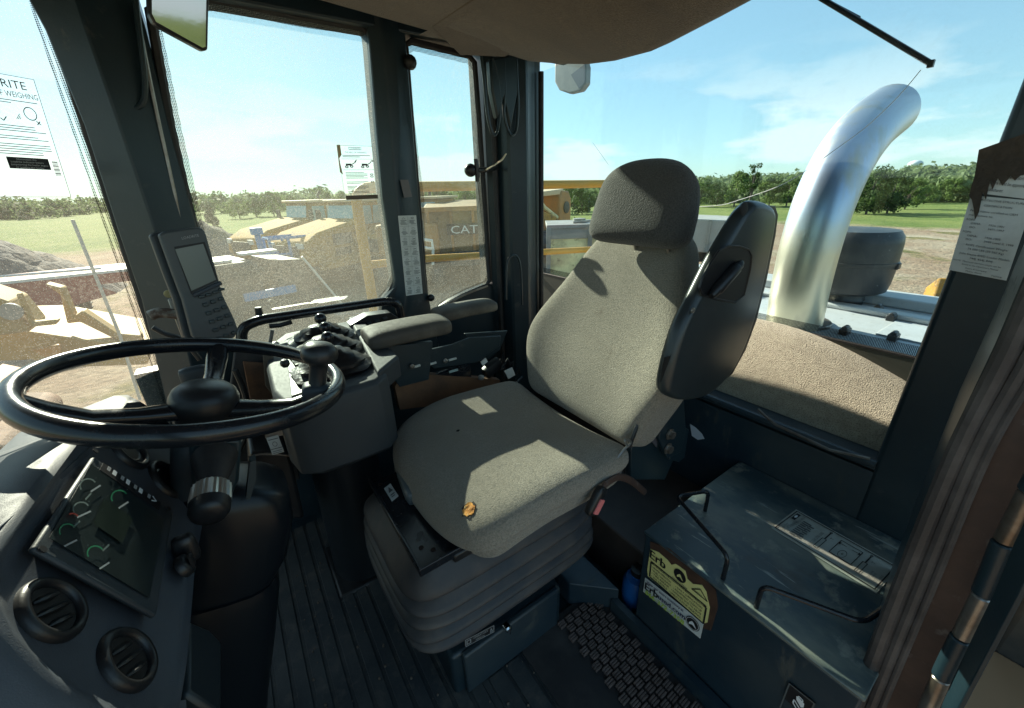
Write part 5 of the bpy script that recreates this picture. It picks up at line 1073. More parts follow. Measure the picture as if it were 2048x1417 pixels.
# ============================================================ TREES
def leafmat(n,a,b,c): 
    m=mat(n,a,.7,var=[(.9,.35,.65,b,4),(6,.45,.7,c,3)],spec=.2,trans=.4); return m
lf=[leafmat('oak_foliage_dark',(.045,.080,.020),(.075,.120,.030),(.035,.060,.018)),leafmat('foliage_mid_green',(.100,.165,.038),(.15,.21,.052),(.075,.125,.032)),leafmat('foliage_yellow_green',(.13,.19,.045),(.18,.23,.065),(.09,.14,.035)),leafmat('cedar_foliage',(.030,.050,.026),(.045,.070,.034),(.022,.038,.020))]
bark=mat('tree_bark',(.10,.08,.06),.9,var=[(12,.4,.7,(.06,.045,.035),8)],bump=[(20,.6,.02)])
def crown(mb,rng_,c,rx,rz,n,leaf,clumps=16,cone=False,sparse=1.0):
    cl=[]
    for k in range(clumps):
        a=rng_.uniform(0,6.283); h=rng_.uniform(-.9,1.0); q=(1-abs(h)**1.8)**.5*rng_.uniform(.35,.95)
        if cone: q=(1-(h+1)/2)*rng_.uniform(.5,1)
        cl.append((V((c[0]+rx*q*math.cos(a),c[1]+rx*q*math.sin(a),c[2]+rz*h)),rng_.uniform(.22,.42)*rx*(.7 if cone else 1)*sparse))
    for i in range(n):
        cc,cr=cl[i%clumps]; d=V((rng_.gauss(0,1),rng_.gauss(0,1),rng_.gauss(0,.8))); d=d.normalized()*cr*rng_.uniform(.45,1.08)
        p=cc+d; nrm=(d.normalized()+V((rng_.uniform(-1,1),rng_.uniform(-1,1),rng_.uniform(-.4,1)))*.7).normalized(); u=nrm.orthogonal().normalized(); w=nrm.cross(u); a=rng_.uniform(0,6.28); u,w=u*math.cos(a)+w*math.sin(a),w*math.cos(a)-u*math.sin(a)
        s=leaf*rng_.uniform(.6,1.4)
        mb.add([p-u*s,p-w*s*.6,p+u*s,p+w*s*.6],[(0,1,2,3)])
    return cl
def tree_proto(seed,h,rx,m,n,leaf,cone=False,clumps=16,sparse=1,base=.18):
    r=random.Random(seed); cb=h*base; rz=(h-cb)/2
    mb=MB(); cl=crown(mb,r,(0,0,cb+rz),rx,rz,n,leaf,clumps,cone,sparse)
    tk=MB(); tk.tube([(0,0,-.3),(.05*h*.1,0,h*.3),(0,.04*h*.1,h*.8)],[h*.028,h*.02,h*.006],8)
    for c,q in cl[:10]: tk.tube([(0,0,h*r.uniform(.2,.45)),V((c.x*.5,c.y*.5,c.z*.85)),c],[h*.011,h*.007,h*.003],5)
    return mb,tk,m
protos={}
def tree(kind,loc,s,rz,label,group=None,name='tree'):
    o=thing(name,label,'tree',loc,group,rz,local=True); hd_=V((loc[0],loc[1],loc[2]))-CAM; s*=.60*hd_.dot(CF)/math.hypot(hd_.x,hd_.y); o.scale=(s,s,s)
    if kind not in protos:
        mb,tk,m=KIND[kind]()
        a=mb.build('crown',m,o,local=True,ang=180); b=tk.build('trunk',bark,o,local=True); protos[kind]=(a,b)
    else:
        for q in protos[kind]:
            c=q.copy(); COL.objects.link(c); c.parent=o
    return o
KIND={'oak':lambda:tree_proto(1,7,3.4,lf[1],2600,.23),'oak2':lambda:tree_proto(2,7,3.8,lf[1],2600,.24,clumps=20),'pale':lambda:tree_proto(3,6.5,3.6,lf[2],2200,.22,clumps=18),
 'dark':lambda:tree_proto(4,8,4.0,lf[0],3000,.24,clumps=20,base=.06),'cedar':lambda:tree_proto(5,6,2.2,lf[3],2400,.16,cone=True,clumps=26,base=.03),
 'bare':lambda:tree_proto(6,5.5,3.2,lf[3],620,.10,clumps=40,sparse=.75,base=.2),'snag':lambda:tree_proto(9,9,1.7,lf[0],800,.2,clumps=14,sparse=.9,base=.45)}
def gnd(x,y,d):
    dd=ray(x,y); dd=V((dd.x,dd.y,0)).normalized(); p=CAM+dd*d; z=GZ+(max(0,p.x-85)*.020 if p.x<260 else 3.5); return (p.x,p.y,z-.1)
# left grove (behind the grass strip)
tree('cedar',gnd(420,430,46),1.05,.3,'dark leafy cedar at the left end of the grove, close to the front post')
G='trees in the grove beyond the parked trucks'
for px,d,k,s,l in ((478,88,'pale',1.10,'pale bushy tree right of the dark cedar'),(512,92,'oak',1.15,'rounded green tree in the middle of the grove, second from the cedar'),(548,90,'oak2',1.15,'wide green tree behind the nearer truck hood'),(590,95,'pale',1.05,'pale tree rising above the left truck cab'),(655,100,'oak',1.10,'small round tree rising above the second truck cab'),(690,105,'oak2',.95,'low tree just left of the instruction sheet')):
    tree(k,gnd(px,430,d),s,px*.7,l,G)
# seen through the rear side window and rear window
tree('oak',gnd(880,400,60),.95,1,'green tree behind the machines in the narrow side window'); tree('oak2',gnd(930,400,66),.9,2.2,'second green tree in the narrow side window')
tree('bare',gnd(1105,400,30),1.02,.4,'thin leafed bare looking tree left of the headrest')
G2='trees across the field behind the rear window'
for px,d,k,s,l in ((1082,62,'oak','1.0','green tree in the left corner of the rear window'),(1135,66,'oak2','1.0','broad green tree left of the headrest'),(1165,58,'dark','.75','dark tree touching the headrest on its left')):
    tree(k,gnd(px,400,d),float(s),px*.3,l,G2)
for px,d,k,s,l in ((1400,72,'oak','1.15','green tree right of the headrest'),(1435,76,'dark','.85','dark green tree above the folded armrest'),(1470,72,'oak2','1.3','broad green tree above the folded armrest, just left of the tall snag'),(1500,66,'snag','1.35','tall thin tree standing above the treeline'),(1540,74,'oak','1.2','green tree between the tall thin tree and the exhaust stack'),(1575,72,'oak2','1.15','green tree touching the exhaust stack on its left'),(1740,56,'dark','1.2','large dark tree just right of the exhaust stack'),(1782,58,'dark','1.1','dark tree above the black drum'),(1815,66,'oak','1.1','green tree right of the black drum'),(1850,78,'oak2','.8','green tree under the water tower'),(1895,84,'oak','1.1','green tree near the rear post'),(1935,88,'pale','1.0','pale tree touching the rear post')):
    tree(k,gnd(px,400,d),float(s),px*.3,l,G2)
# distant woods that read as one mass
def wood(name,seed,spots,m,leaf,n):
    r=random.Random(seed); mb=MB()
    for (x,y,z,rx,h) in spots: crown(mb,r,(x,y,z+h*.26),rx*.8,h*.36,n,leaf,10)
    tag(mb.build(name,m,ang=180),'dense green wood along the horizon',kind='stuff')
r=random.Random(21); sp=[]
for px in range(-200,1010,13):
    d=r.uniform(115,190) if px>370 else r.uniform(150,240); x,y,z=gnd(px,400,d); sp.append((x,y,z,r.uniform(5,8),r.uniform(5,7.5)))
wood('left_distant_wood',3,sp,leafmat('hazy_far_foliage',(.13,.18,.075),(.17,.22,.10),(.10,.14,.065)),.55,260)  # distance haze mixed into the leaf colour, paler than the nearer trees
sp=[(r.uniform(-60,140),-r.uniform(60,130),GZ,6,8) for _ in range(60)]
for px in range(1060,2080,9):
    for d0 in (95,125,160,210):
        d=d0+r.uniform(-12,12); x,y,z=gnd(px,400,d); sp.append((x,y,z,r.uniform(4,7),r.uniform(2.5,6.2)))
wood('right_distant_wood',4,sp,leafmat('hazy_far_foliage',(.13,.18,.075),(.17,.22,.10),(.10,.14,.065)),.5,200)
wt=thing('water_tower','small pale water tower far off above the trees on the right','water tower',gnd(1830,400,620))
c=CAM+ray(1831,329)*(560/ray(1831,329).length)
MB().ball(c,5.6,20,sq=.62).build('tower_tank',mat('pale_tower_paint',(.55,.60,.62),.5),wt,ang=60)
MB().tube([c+V((0,0,-3)),c+V((0,0,-24))],1.2,12).build('tower_stem',mat('pale_tower_paint',(.55,.60,.62),.5),wt)
# ============================================================ VEHICLES
def at_ground(px,py): p=P('Z',GZ,px,py); return (p.x,p.y,GZ)
vy=mat('machine_yellow_paint',(.40,.205,.028),.85,var=[(1.2,.40,.65,(.30,.165,.045),8),(4,.52,.66,(.14,.085,.04),9),(14,.58,.68,(.36,.27,.16),8)],bump=[(12,.1,.01)])
vo=mat('weathered_orange_paint',(.42,.19,.045),.6,var=[(1.5,.4,.65,(.30,.16,.06),8)])
vd=mat('machine_dark',(.035,.035,.035),.6,var=[(3,.45,.7,(.09,.075,.06),8)]); tyre=mat('dusty_tyre',(.045,.042,.038),.85,var=[(4,.4,.7,(.12,.10,.08),8)],bump=[(14,.5,.03)])
vg=mat('vehicle_glass',(.25,.40,.42),.12,.0,coat=.5); redp=mat('faded_red_paint',(.28,.045,.03),.55); bluep=mat('lift_blue_paint',(.04,.22,.50),.5); creamp=mat('cream_dirty_paint',(.72,.66,.36),.6,var=[(1.6,.42,.62,(.36,.32,.19),9),(6,.6,.68,(.15,.12,.07),8)]); greyp=mat('grey_steel_body',(.26,.26,.24),.6,var=[(2,.4,.7,(.16,.15,.13),8)])
def wheel(par,c,r,w,name='wheel',rimm=None):
    h=w/2; c=V(c)
    t=MB(); prof=[(r*.55,-h),(r*.85,-h),(r*.97,-h*.8),(r,-h*.5),(r,h*.5),(r*.97,h*.8),(r*.85,h),(r*.55,h)]
    t.lathe(prof,c,(0,1,0),28)
    for k in range(24):
        a=k*math.pi/12; p=c+V((math.cos(a)*r*1.0,0,math.sin(a)*r*1.0)); t.box(p,(r*.10,w*.96,r*.07),Matrix.Rotation(-a,3,'Y'))
    o=t.build(name,tyre,par,local=True,ang=40)
    MB().lathe([(0,-h*.5),(r*.3,-h*.5),(r*.34,-h*.75),(r*.56,-h*.9),(r*.56,h*.9),(0,h*.9)],c,(0,1,0),20).build('rim',rimm or vy,o,local=True)
def hauler(loc,rz,label,s=1,txt=None):
    """articulated dump truck, forward is +X, ground z=0"""
    t=thing('articulated_dump_truck',label,'dump truck',loc,'parked articulated dump trucks',rz,local=True); t.scale=(s,s,s)
    L_=dict(local=True)
    MB().prism([(2.1,-1.1,1.15),(4.55,-1.1,1.10),(4.75,-1.1,1.45),(4.65,-1.1,1.95),(4.1,-1.1,2.25),(2.1,-1.1,2.62)],(0,2.2,0)).build('hood',vy,t,bevel=.10,bseg=3,**L_)
    mb=MB(); 
    for y in (-1.112,1.112): mb.box((3.1,y,1.95),(.9,.02,.40)); mb.box((3.15,y,1.5),(.7,.02,.28))
    mb.box((4.74,0,1.6),(.03,1.4,.5)); mb.build('grille',vd,t,**L_)
    mb=MB()
    for y in (-.8,.8): mb.box((4.72,y,1.85),(.06,.35,.18))
    mb.build('headlights',mat('pale_lamp',(.6,.6,.55),.3),t,**L_)
    mb=MB(); mb.prism([(.55,-.85,1.9),(2.15,-.85,1.9),(1.95,-.85,3.18),(.6,-.85,3.18)],(0,1.7,0)); cb=mb.build('cab',vy,t,bevel=.05,**L_)
    mb=MB()
    for y in (-.862,.862):
        for x0,x1 in ((.68,1.18),(1.26,1.90)): mb.prism([(x0,y,2.35),(x1+.04,y,2.35),(x1-.06,y,3.05),(x0,y,3.05)],(0,.01 if y>0 else -.01,0))
    mb.prism([(2.12,-.72,2.55),(2.12,.72,2.55),(2.01,.72,3.08),(2.01,-.72,3.08)],(.02,0,0)); mb.box((.545,0,2.75),(.01,1.3,.6)); mb.build('cab_glass',vg,cb,**L_)
    MB().box((1.28,0,3.25),(1.65,1.85,.10)).build('cab_roof',mat('sun_bleached_cap',(.55,.42,.25),.6),t,bevel=.03,**L_)
    mb=MB()
    for y in (-1.05,1.05): mb.tube([(2.15,y,2.0),(2.15,y*1.1,2.9)],.03,6); mb.box((2.18,y*1.15,2.75),(.06,.25,.35))
    mb.build('side_mirrors',vd,t,**L_)
    MB().prism([(.2,-1.3,1.0),(4.3,-1.3,.95),(4.3,-1.3,1.2),(.2,-1.3,1.45)],(0,2.6,0)).build('front_fender',vy,t,bevel=.04,**L_)
    MB().box((-2.6,0,1.15),(6.2,.9,.45)).build('rear_frame',vd,t,bevel=.03,**L_)
    bd=MB(); prof=[(-6.2,1.75),(-5.2,1.35),(-1.2,1.35),(.1,2.35),(.25,3.0),(-5.2,2.85),(-6.4,2.45)]
    bd.prism([(x,-1.45,z) for x,z in prof],(0,.12,0)); bd.prism([(x,1.33,z) for x,z in prof],(0,.12,0)); bd.prism([(-5.2,-1.4,1.35),(-1.2,-1.4,1.35),(-1.2,1.4,1.35),(-5.2,1.4,1.35)],(0,0,.1)); bd.prism([(-1.2,-1.4,1.37),(.1,-1.4,2.35),(.25,-1.4,3.0),(.15,-1.4,3.0),(0,-1.4,2.45),(-1.3,-1.4,1.5)],(0,2.8,0)); bd.prism([(-5.2,-1.4,1.37),(-6.2,-1.4,1.75),(-6.2,-1.4,1.85),(-5.2,-1.4,1.5)],(0,2.8,0))
    for x in (-5,-3.8,-2.6,-1.4): 
        for y in (-1.50,1.50): bd.box((x,y,2.1),(.12,.08,1.3))
    bo=bd.build('dump_body',vy,t,bevel=.02,**L_)
    mb=MB()
    for k in range(9): 
        for y in (-1.125,1.125): mb.box((2.75+.08*k,y,1.95),(.03,.02,.36))
    mb.build('louvre_slats',greyp,t,**L_)
    mb=MB()
    for y in (-1.08,1.08): mb.tube([(2.2,y,2.62),(2.2,y,2.95),(4.0,y,2.62),(4.0,y,2.3)],.025,6)
    mb.build('hood_handrail',vd,t,**L_)
    mb=MB(); mb.box((4.6,0,.85),(.5,2.3,.45)); mb.box((2.9,0,.95),(3.2,2.0,.35)); mb.build('bumper',vd,t,bevel=.04,**L_)
    mb=MB()
    for y in (-1.25,1.25):
        for k in range(4): mb.box((2.2,y,.5+.3*k),(.5,.12,.05))
    mb.build('cab_steps',greyp,t,**L_)
    MB().tube([(.35,-.7,2.4),(.35,-.7,3.5),(.2,-.7,3.65)],.07,10).build('exhaust_pipe',vd,t,**L_)
    for x in (.9,-2.6,-4.4):
        for y in (-1.15,1.15): wheel(t,(x,y,.92),.92,.62)
    return t

hauler(at_ground(775,546),R(207),'nearer yellow dump truck, its slatted hood overlapping the other truck')
hauler(at_ground(694,536),R(204),'farther yellow articulated dump truck with rounded hood, half hidden behind the nearer one')
hauler(at_ground(905,533),R(210),'third yellow dump truck, mostly hidden by the middle cab post')
ba=thing('bucket_attachment','open dark steel bucket attachment lying on the dirt below the blue basket','bucket',at_ground(600,632),rz=R(35),local=True)
mb=MB(); pr=[(-.5,.05),(.55,.05),(.75,.35),(.6,.4),(.45,.18),(-.35,.18),(-.45,.75),(-.6,.75)]
mb.prism([(x,-.8,z) for x,z in pr],(0,1.6,0)); mb.prism([(x,-.84,z) for x,z in ((-.6,.75),(-.55,.02),(.55,.02),(.75,.38))],(0,.05,0)); mb.prism([(x,.79,z) for x,z in ((-.6,.75),(-.55,.02),(.55,.02),(.75,.38))],(0,.05,0)); mb.build('bucket_shell',vd,ba,local=True,bevel=.01)
mb=MB()
for k in range(7): mb.box((.82,-.72+.24*k,.34),(.22,.07,.05))
mb.build('bucket_teeth',greyp,ba,local=True)
fk=thing('pallet_fork_frame','grey fork frame with two tines and a hose, left of the bucket attachment','fork frame',at_ground(530,615),rz=R(-20),local=True)
mb=MB()
for z in (.25,.85): mb.box((0,0,z),(.08,1.3,.12))
for y in (-.6,0,.6): mb.box((0,y,.6),(.06,.07,.9))
mb.build('fork_frame_bars',greyp,fk,local=True,bevel=.01)
for y in (-.35,.35): MB().prism([(0,y,.1),(1.2,y,.04),(1.2,y,.08),(.1,y,.2),(.1,y,.9),(0,y,.9)],(0,.1,0)).build('tine',vd,fk,local=True)
MB().tube(catmull([(0,.2,.9),(-.2,.3,1.3),(-.5,.1,1.1),(-.6,-.2,.2)],5),.03,6).build('hose',vd,fk,local=True)
# badge machine in the narrow side window: rear of a dumper with CAT plate
t3=thing('tailgate_dumper','brown dusty dumper seen from behind with black CAT plate, in the narrow side window','dumper',(8.2,15.2,GZ),rz=R(62),local=True)
L_=dict(local=True)
MB().prism([(-1.5,-1.6,1.3),(-1.9,-1.5,2.9),(2.4,-1.5,3.1),(2.4,-1.4,1.3)],(0,3.0,0)).build('dump_body',mat('brown_dusty_steel',(.20,.125,.055),.7,var=[(1.5,.4,.65,(.30,.18,.07),8),(5,.55,.7,(.09,.06,.035),8)]),t3,bevel=.06,**L_)
mb=MB()
for y in (-1.2,-.4,.4,1.2): mb.box((-1.78,y+.05,2.1),(.10,.10,1.5),Matrix.Rotation(R(-14),3,'Y'))
mb.box((-1.95,.0,2.9),(.25,3.1,.16)); mb.build('tailgate_ribs',vo,t3,bevel=.02,**L_)
pl=MB().prism([(-1.86,.62,2.0),(-1.86,-.62,2.0),(-1.96,-.62,2.4),(-1.96,.62,2.4)],(-.03,0,0)).build('name_plate',ink,t3,**L_)
vs,fs=text_mesh('CAT'); mbt=MB(); w_=max(v.x for v in vs); mbt.add([V((-1.93-.1*(v.y/.72)*.75-.0,.50-v.x*1.0/w_,2.05+v.y*.40)) for v in vs],fs); mbt.build('badge_letters',white_ink,pl,**L_)
mb=MB(); mb.box((0,0,1.1),(3.6,1.2,.5)); mb.build('frame',vd,t3,**L_)
for x in (-.6,1.6):
    for y in (-1.3,1.3): wheel(t3,(x,y,.92),.92,.62)
mb=MB(); 
for y in (-1.45,1.45): mb.tube([(-1.9,y,1.2),(-2.1,y,2.6)],.05,6)
mb.build('tailgate_arms',greyp,t3,**L_)
ex=thing('yellow_excavator','orange yellow excavator body with two lifted arm ends, left part of the narrow side window','excavator',(6.1,15.5,GZ),rz=R(60),local=True)
MB().box((0,0,1.9),(2.6,2.2,1.1)).build('upper_body',vo,ex,bevel=.10,**L_)
MB().box((.5,.7,2.7),(1.2,.8,1.0)).build('operator_cab',vy,ex,bevel=.06,**L_)
MB().box((.5,.26,2.8),(1.0,.02,.6)).build('cab_glass',vg,ex,**L_)
mb=MB(); 
for y in (-1,1): mb.rbox((3.4,.5,.9),.3,4,Matrix.Translation((0,y,.5)))
mb.build('crawler_tracks',vd,ex,ang=50,**L_)
mb=MB(); mb.prism([(1,-.2,1.9),(2.8,-.2,3.5),(3.6,-.2,3.9),(3.7,-.2,3.4),(3.0,-.2,3.0),(1.4,-.2,1.5)],(0,.4,0)); mb.build('boom',vy,ex,bevel=.03,**L_)
wr=thing('white_rail_frame','white tube frame standing on the ground in the narrow side window','frame',tuple(P('Y',9,868,520)))
MB().tube([P('Y',9,x,y) for x,y in ((835,478),(864,482),(866,500),(866,530))],.035,6).build('frame_tube',white_st,wr); MB().tube([P('Y',9,x,y) for x,y in ((838,494),(864,498))],.03,6).build('frame_bar',white_st,wr)
# dozer and grey cream trailer through the rear window
dz=thing('yellow_crawler_loader','orange yellow crawler machine with side disc and lifted arm, above the pale tank','crawler loader',(14.6,17.6,GZ),rz=R(200),local=True)
MB().prism([(-1.0,-.95,1.7),(.3,-.95,1.7),(.3,-.95,3.1),(.1,-.95,3.35),(-.7,-.95,3.3),(-1.0,-.95,2.9)],(0,1.9,0)).build('body',vo,dz,bevel=.08,**L_)
MB().prism([(-.2,-.9,3.15),(2.4,-.9,3.10),(2.5,-.9,3.3),(-.2,-.9,3.42)],(0,1.8,0)).build('canopy',mat('sun_bleached_cap',(.55,.42,.25),.6),dz,bevel=.04,**L_)
mb=MB(); mb.tube([(.2,-.8,2.0),(1.6,-.8,2.6),(2.3,-.8,3.1)],.10,8); mb.tube([(.2,.8,2.0),(1.6,.8,2.6),(2.3,.8,3.1)],.10,8); mb.build('lift_arm',creamp,dz,**L_)
MB().prism([(.5,-.9,1.5),(3.6,-.9,1.5),(3.4,-.9,2.2),(2.0,-.9,2.5),(.5,-.9,2.1)],(0,1.8,0)).build('engine_cover',vy,dz,bevel=.08,**L_)
MB().lathe([(0,0),(.3,0),(.3,.05),(.12,.08),(0,.08)],(-.4,-.96,2.5),(0,-1,0),20).build('side_disc',vd,dz,**L_); MB().lathe([(0,0),(.3,0),(.3,.05),(.12,.08),(0,.08)],(-.4,.96,2.5),(0,1,0),20).build('side_disc',vd,dz,**L_)
mb=MB(); 
for y in (-1,1): mb.rbox((4.2,.5,1.2),.4,4,Matrix.Translation((.8,y,.9)))
mb.build('crawler_tracks',vd,dz,ang=50,**L_)
tk=thing('cream_steel_tank','cream and grey boxy steel tank with vertical posts, left of the seat back','tank',(8.9,8.8,GZ),rz=R(-38),local=True)
MB().box((0,0,1.45),(2.4,1.6,2.05)).build('tank_body',creamp,tk,bevel=.03,**L_)
mb=MB(); mb.box((0,0,2.5),(2.5,1.7,.10)); mb.box((0,-.81,2.32),(2.4,.03,.30)); 
for x in (-1.2,-.05,1.2): mb.box((x,-.83,1.5),(.12,.06,2.0))
mb.build('tank_frame',greyp,tk,bevel=.01,**L_)
MB().box((1.215,0,1.5),(.05,1.6,2.0)).build('end_panel',greyp,tk,**L_)
mb=MB(); mb.lathe([(0,2.55),(.18,2.55),(.18,2.66),(0,2.68)],(-.3,-.2,0),n=16); mb.lathe([(0,2.55),(.08,2.55),(.08,2.64),(0,2.64)],(.5,.1,0),n=12); mb.tube([(-.5,-.5,2.58),(.1,-.5,2.62)],.03,6); mb.build('tank_fittings',greyp,tk,**L_)
MB().box((0,0,.2),(2.6,1.5,.4)).build('skid_base',vd,tk,**L_)
dt=thing('white_dump_truck','white and grey dump truck with a large wheel, between the headrest and the folded armrest','dump truck',(14.2,8.6,GZ),rz=R(115),local=True); dt.scale=(.85,.85,.85)
MB().prism([(-2.2,-1.2,1.5),(2.0,-1.2,1.5),(2.3,-1.2,2.9),(-2.4,-1.2,2.7)],(0,2.4,0)).build('dump_body',mat('chalky_white_paint',(.33,.33,.31),.6,var=[(2,.4,.7,(.30,.28,.25),8)]),dt,bevel=.04,**L_)
mb=MB()
for x in (-1.6,-.6,.4,1.4): mb.box((x,-1.23,2.15),(.10,.06,1.25)); mb.box((x,1.23,2.15),(.10,.06,1.25))
mb.build('body_ribs',greyp,dt,**L_)
MB().box((0,0,1.2),(5,.9,.4)).build('frame',vd,dt,**L_); MB().box((2.9,0,1.7),(1.2,2.0,1.5)).build('truck_cab',redp,dt,bevel=.1,**L_)
for x in (-1.4,1.0):
    for y in (-1.1,1.1): wheel(dt,(x,y,.75),.75,.5,rimm=greyp)
# dark skid machine with red body, tyre and plates in the front side window
sk_=thing('dark_skid_machine','dark machine with a red side, tyre and slanted steel blade behind the scale indicator','machine',(.25,11.6,GZ),rz=R(15),local=True); sk_.scale=(1.25,1.25,1.25)
MB().box((-.6,0,1.25),(1.3,1.4,1.0)).build('body',vd,sk_,bevel=.08,**L_); MB().box((-1.0,-.72,1.5),(.5,.06,.9)).build('red_panel',redp,sk_,**L_)
MB().prism([(.35,-.6,.45),(1.3,-.6,.45),(.85,-.6,1.65),(.35,-.6,1.7)],(0,1.2,0)).build('blade_plate',vd,sk_,bevel=.01,**L_)
mb=MB(); mb.tube([(.85,-.62,1.70),(1.55,-.62,.45)],.025,6); mb.box((.2,-.3,1.85),(.6,.3,.04)); mb.box((-.5,-.4,1.78),(.4,.25,.04)); mb.build('bright_edges',white_st,sk_,**L_)
MB().box((.1,-.75,1.15),(.9,.05,.14)).build('blue_bar',bluep,sk_,**L_)
for x in (-.9,.1):
    for y in (-.85,.85): wheel(sk_,(x,y,.52),.52,.4)
bl2=thing('blue_work_basket','blue tube work basket lift standing in front of the trucks','lift basket',at_ground(597,592),rz=R(8),local=True); bl2.scale=(1.1,1.1,1.1)
mb=MB()
for z in (1.05,1.45,1.95):
    mb.tube([(-.55,-.35,z),(.55,-.35,z),(.55,.35,z),(-.55,.35,z)],.045,6,closed=True)
for x in (-.55,0,.55):
    for y in (-.35,.35): mb.tube([(x,y,.75),(x,y,1.95)],.045,6)
mb.build('basket_rails',bluep,bl2,**L_); MB().box((0,0,.78),(1.15,.75,.10)).build('basket_floor',bluep,bl2,**L_)
mb=MB(); mb.tube([(-.75,0,.3),(-.75,0,2.2)],.09,10); mb.box((-.75,0,2.2),(.3,.25,.2)); mb.tube([(-.75,0,.9),(-.4,0,.5),(0,0,.7)],.06,8); mb.build('mast',bluep,bl2,**L_); MB().box((-.2,0,.2),(1.6,1.0,.25)).build('base',vd,bl2,bevel=.03,**L_)
random.seed(31)
wd=MB()
for k in range(30):
    x,y=random.uniform(-1.6,3.0),random.uniform(8.5,15.0)
    wd.box((x,y,GZ+.06),(random.uniform(.1,.8),random.uniform(.05,.3),random.uniform(.04,.14)),Matrix.Rotation(random.uniform(0,3),3,'Z'))
tag(wd.build('scrap_pieces',greyp),'scattered small scrap metal lying on the dirt',kind='stuff')
# lying culvert like dark lumps near truck wheels: spoil pile
def pile(name,label,loc,rx,ry,h,seed,m):
    r=random.Random(seed); bm=bmesh.new(); n=28; vs=[]
    for i in range(n+1):
        row=[]
        for j in range(n+1):
            u,v=i/n*2-1,j/n*2-1; q=max(0,1-math.hypot(u,v)); z=h*q**.8+(r.uniform(-.06,.06)*h if q>0 else -.05); row.append(bm.verts.new((loc[0]+u*rx,loc[1]+v*ry,loc[2]+z-.03)))
        vs.append(row)
    for i in range(n):
        for j in range(n): bm.faces.new((vs[i][j],vs[i+1][j],vs[i+1][j+1],vs[i][j+1]))
    me=bpy.data.meshes.new(name); bm.to_mesh(me); bm.free(); me.materials.append(m); me.polygons.foreach_set('use_smooth',[True]*len(me.polygons)); o=bpy.data.objects.new(name,me); COL.objects.link(o); tag(o,label,'dirt pile')
spoil=mat('grey_spoil',(.15,.135,.125),.95,var=[(2,.4,.65,(.09,.08,.075),8)],bump=[(6,1,.08)])
pile('spoil_heap','grey heap of spoil at the foot of the dark cedar',(-.9,33,GZ),3.0,3,2.2,1,spoil)
pile('dirt_heap','dark dirt heap seen through the windshield beside the red trailer',(-8.5,24,GZ),4.5,4,3.0,2,spoil)
# things beyond the windshield
lt_=thing('red_lowboy_trailer','dark red flat trailer with bright white top edge beyond the windshield','trailer',(-7.6,17,GZ),rz=R(4),local=True)
MB().box((0,0,1.45),(11,2.2,.30)).build('deck',redp,lt_,bevel=.02,**L_)
mb=MB(); mb.box((0,-1.12,1.63),(11,.06,.07)); mb.tube([(-2,-1.2,1.95),(4.5,-1.2,1.75)],.03,6); mb.build('deck_edge',white_st,lt_,**L_)
MB().prism([(2.4,-1.12,1.3),(4.2,-1.12,1.3),(4.6,-1.12,1.0),(3.0,-1.12,.7)],(0,.1,0)).build('side_panel',redp,lt_,**L_)
for x in (-3.4,-2.3,3.2): wheel(lt_,(x,-.85,.5),.5,.35); wheel(lt_,(x,.85,.5),.5,.35)
for i,(x,y,l) in enumerate(((-5.2,13.2,'silver car parked by the red trailer, left of the windshield seam'),)):
    pass
fl_=thing('loader_chassis_plates','sunlit yellow front frame of the loader with plates and steps, low beyond the windshield','loader frame',(-2.6,4.2,-1.0))
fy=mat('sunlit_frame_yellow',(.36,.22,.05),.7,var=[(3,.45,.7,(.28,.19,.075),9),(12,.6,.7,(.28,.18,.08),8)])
def fp_(ax,v,pts,vec,name,m=fy,bev=.01): return MB().prism(PP(ax,v,*pts),vec).build(name,m,fl_,bevel=bev)
fp_('Y',3.6,[(-120,560),(0,598),(20,605),(62,655),(60,664),(0,672),(-120,690)],(0,.3,0),'side_box')
o=fp_('Y',3.58,[(31,590),(38,587),(66,645),(110,640),(118,640),(112,650),(60,655)],(0,.06,0),'step_bracket')
fp_('Y',4.1,[(88,568),(124,577),(148,634),(165,622),(235,668),(282,672),(284,684),(240,684),(160,645),(134,648),(120,590)],(0,.12,0),'arm_plate')
fp_('Y',4.0,[(-100,672),(60,664),(240,690),(300,692),(295,730),(150,735),(60,720),(-100,730)],(0,.9,0),'lower_frame')
fp_('Y',3.9,[(60,700),(118,690),(122,712),(88,715)],(0,.04,0),'orange_tab',mat('orange_tab',(.45,.2,.03),.5))
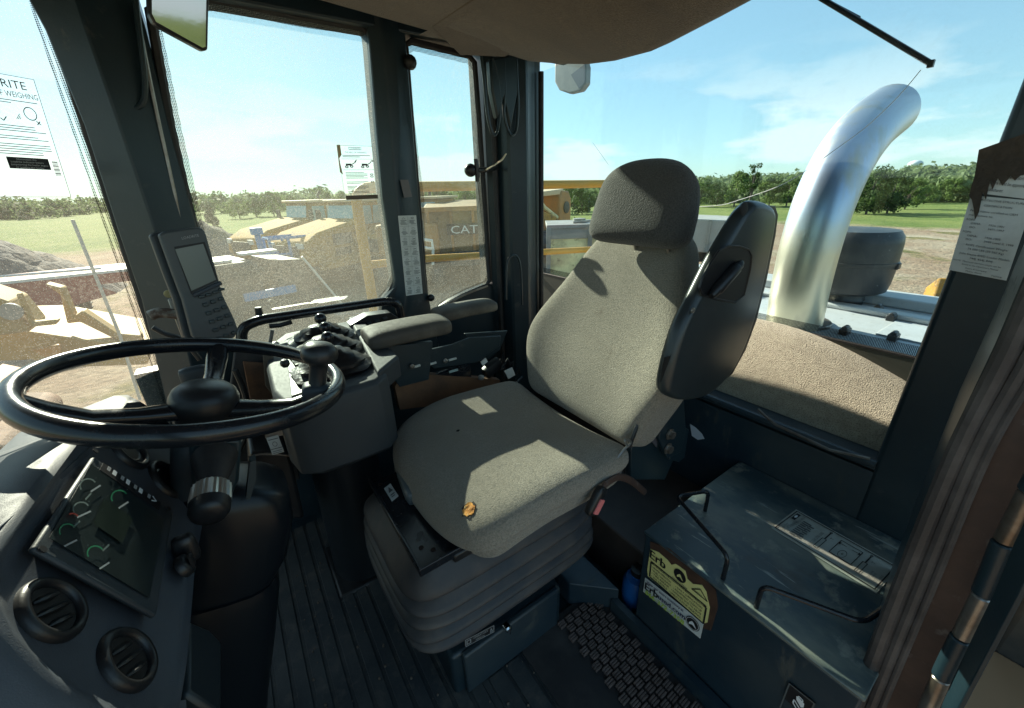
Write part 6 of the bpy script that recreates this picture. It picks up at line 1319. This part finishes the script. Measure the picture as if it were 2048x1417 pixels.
MB().lathe([(0,0),(.05,0),(.05,.02),(0,.02)],P('Y',3.59,24,623),(0,-1,0),20).build('oval_badge',greyp,fl_)
MB().bb((-3.4,3.5,-2.1),(-1.3,5.2,-1.3)).build('axle_housing',vd,fl_,bevel=.1)
MB().tube([P('Y',3.9,145,440),P('Y',3.9,240,672),P('Y',3.9,280,800)],.010,6).build('hydraulic_line',mat('pale_hose',(.42,.45,.42),.5),fl_)
lw=thing('loader_front_wheel','large dusty front tyre of the loader below the windshield','wheel',(-1.9,3.6,-1.4),rz=0,local=True)
wheel(lw,(0,0,0),.85,.6)
lw2=thing('rusty_bucket_corner','rusty brown bucket corner at the lower left edge of the windshield view','bucket',tuple(P('Y',2.0,0,950)))
MB().prism(PP('Y',1.9,(-120,900),(-5,893),(10,892),(38,900),(50,918),(40,940),(0,975),(-120,1010)),(0,.5,0)).build('bucket_shell',mat('rust_brown_steel',(.10,.045,.022),.8,var=[(5,.4,.65,(.20,.10,.05),8)],bump=[(20,.5,.01)]),lw2,bevel=.02)
MB().prism(PP('Y',2.2,(-60,780),(-2,790),(8,895),(-60,900)),(0,.3,0)).build('orange_post',mat('orange_post_paint',(.45,.13,.03),.6),lw2)
# small vehicles on the far right
lb_=thing('small_yellow_machine','small yellow machine beyond the rear post on the right','machine',tuple(P('Z',GZ,1875,640)),rz=R(30),local=True)
MB().prism([(-.6,-.6,.5),(.6,-.6,.5),(.5,-.6,1.3),(-.3,-.6,1.9)],(0,1.2,0)).build('body',vy,lb_,bevel=.08,**L_); wheel(lb_,(0,-.7,.45),.45,.3); lb_.scale=(.6,.6,.6)
# rear axle tyre and deck near the open door (lower right corner)
dk=thing('access_platform','tan dusty access platform outside the open door','platform',(.9,-.4,-.4))
MB().bb((.9,-1.0,-.55),(2.2,-.12,-.50)).build('platform_deck',mat('tan_dusty_steel',(.36,.22,.12),.7),dk,bevel=.01)
MB().bb((2.2,-1.2,-1.2),(3.2,-.22,.12)).build('side_tank',vd,dk,bevel=.04)
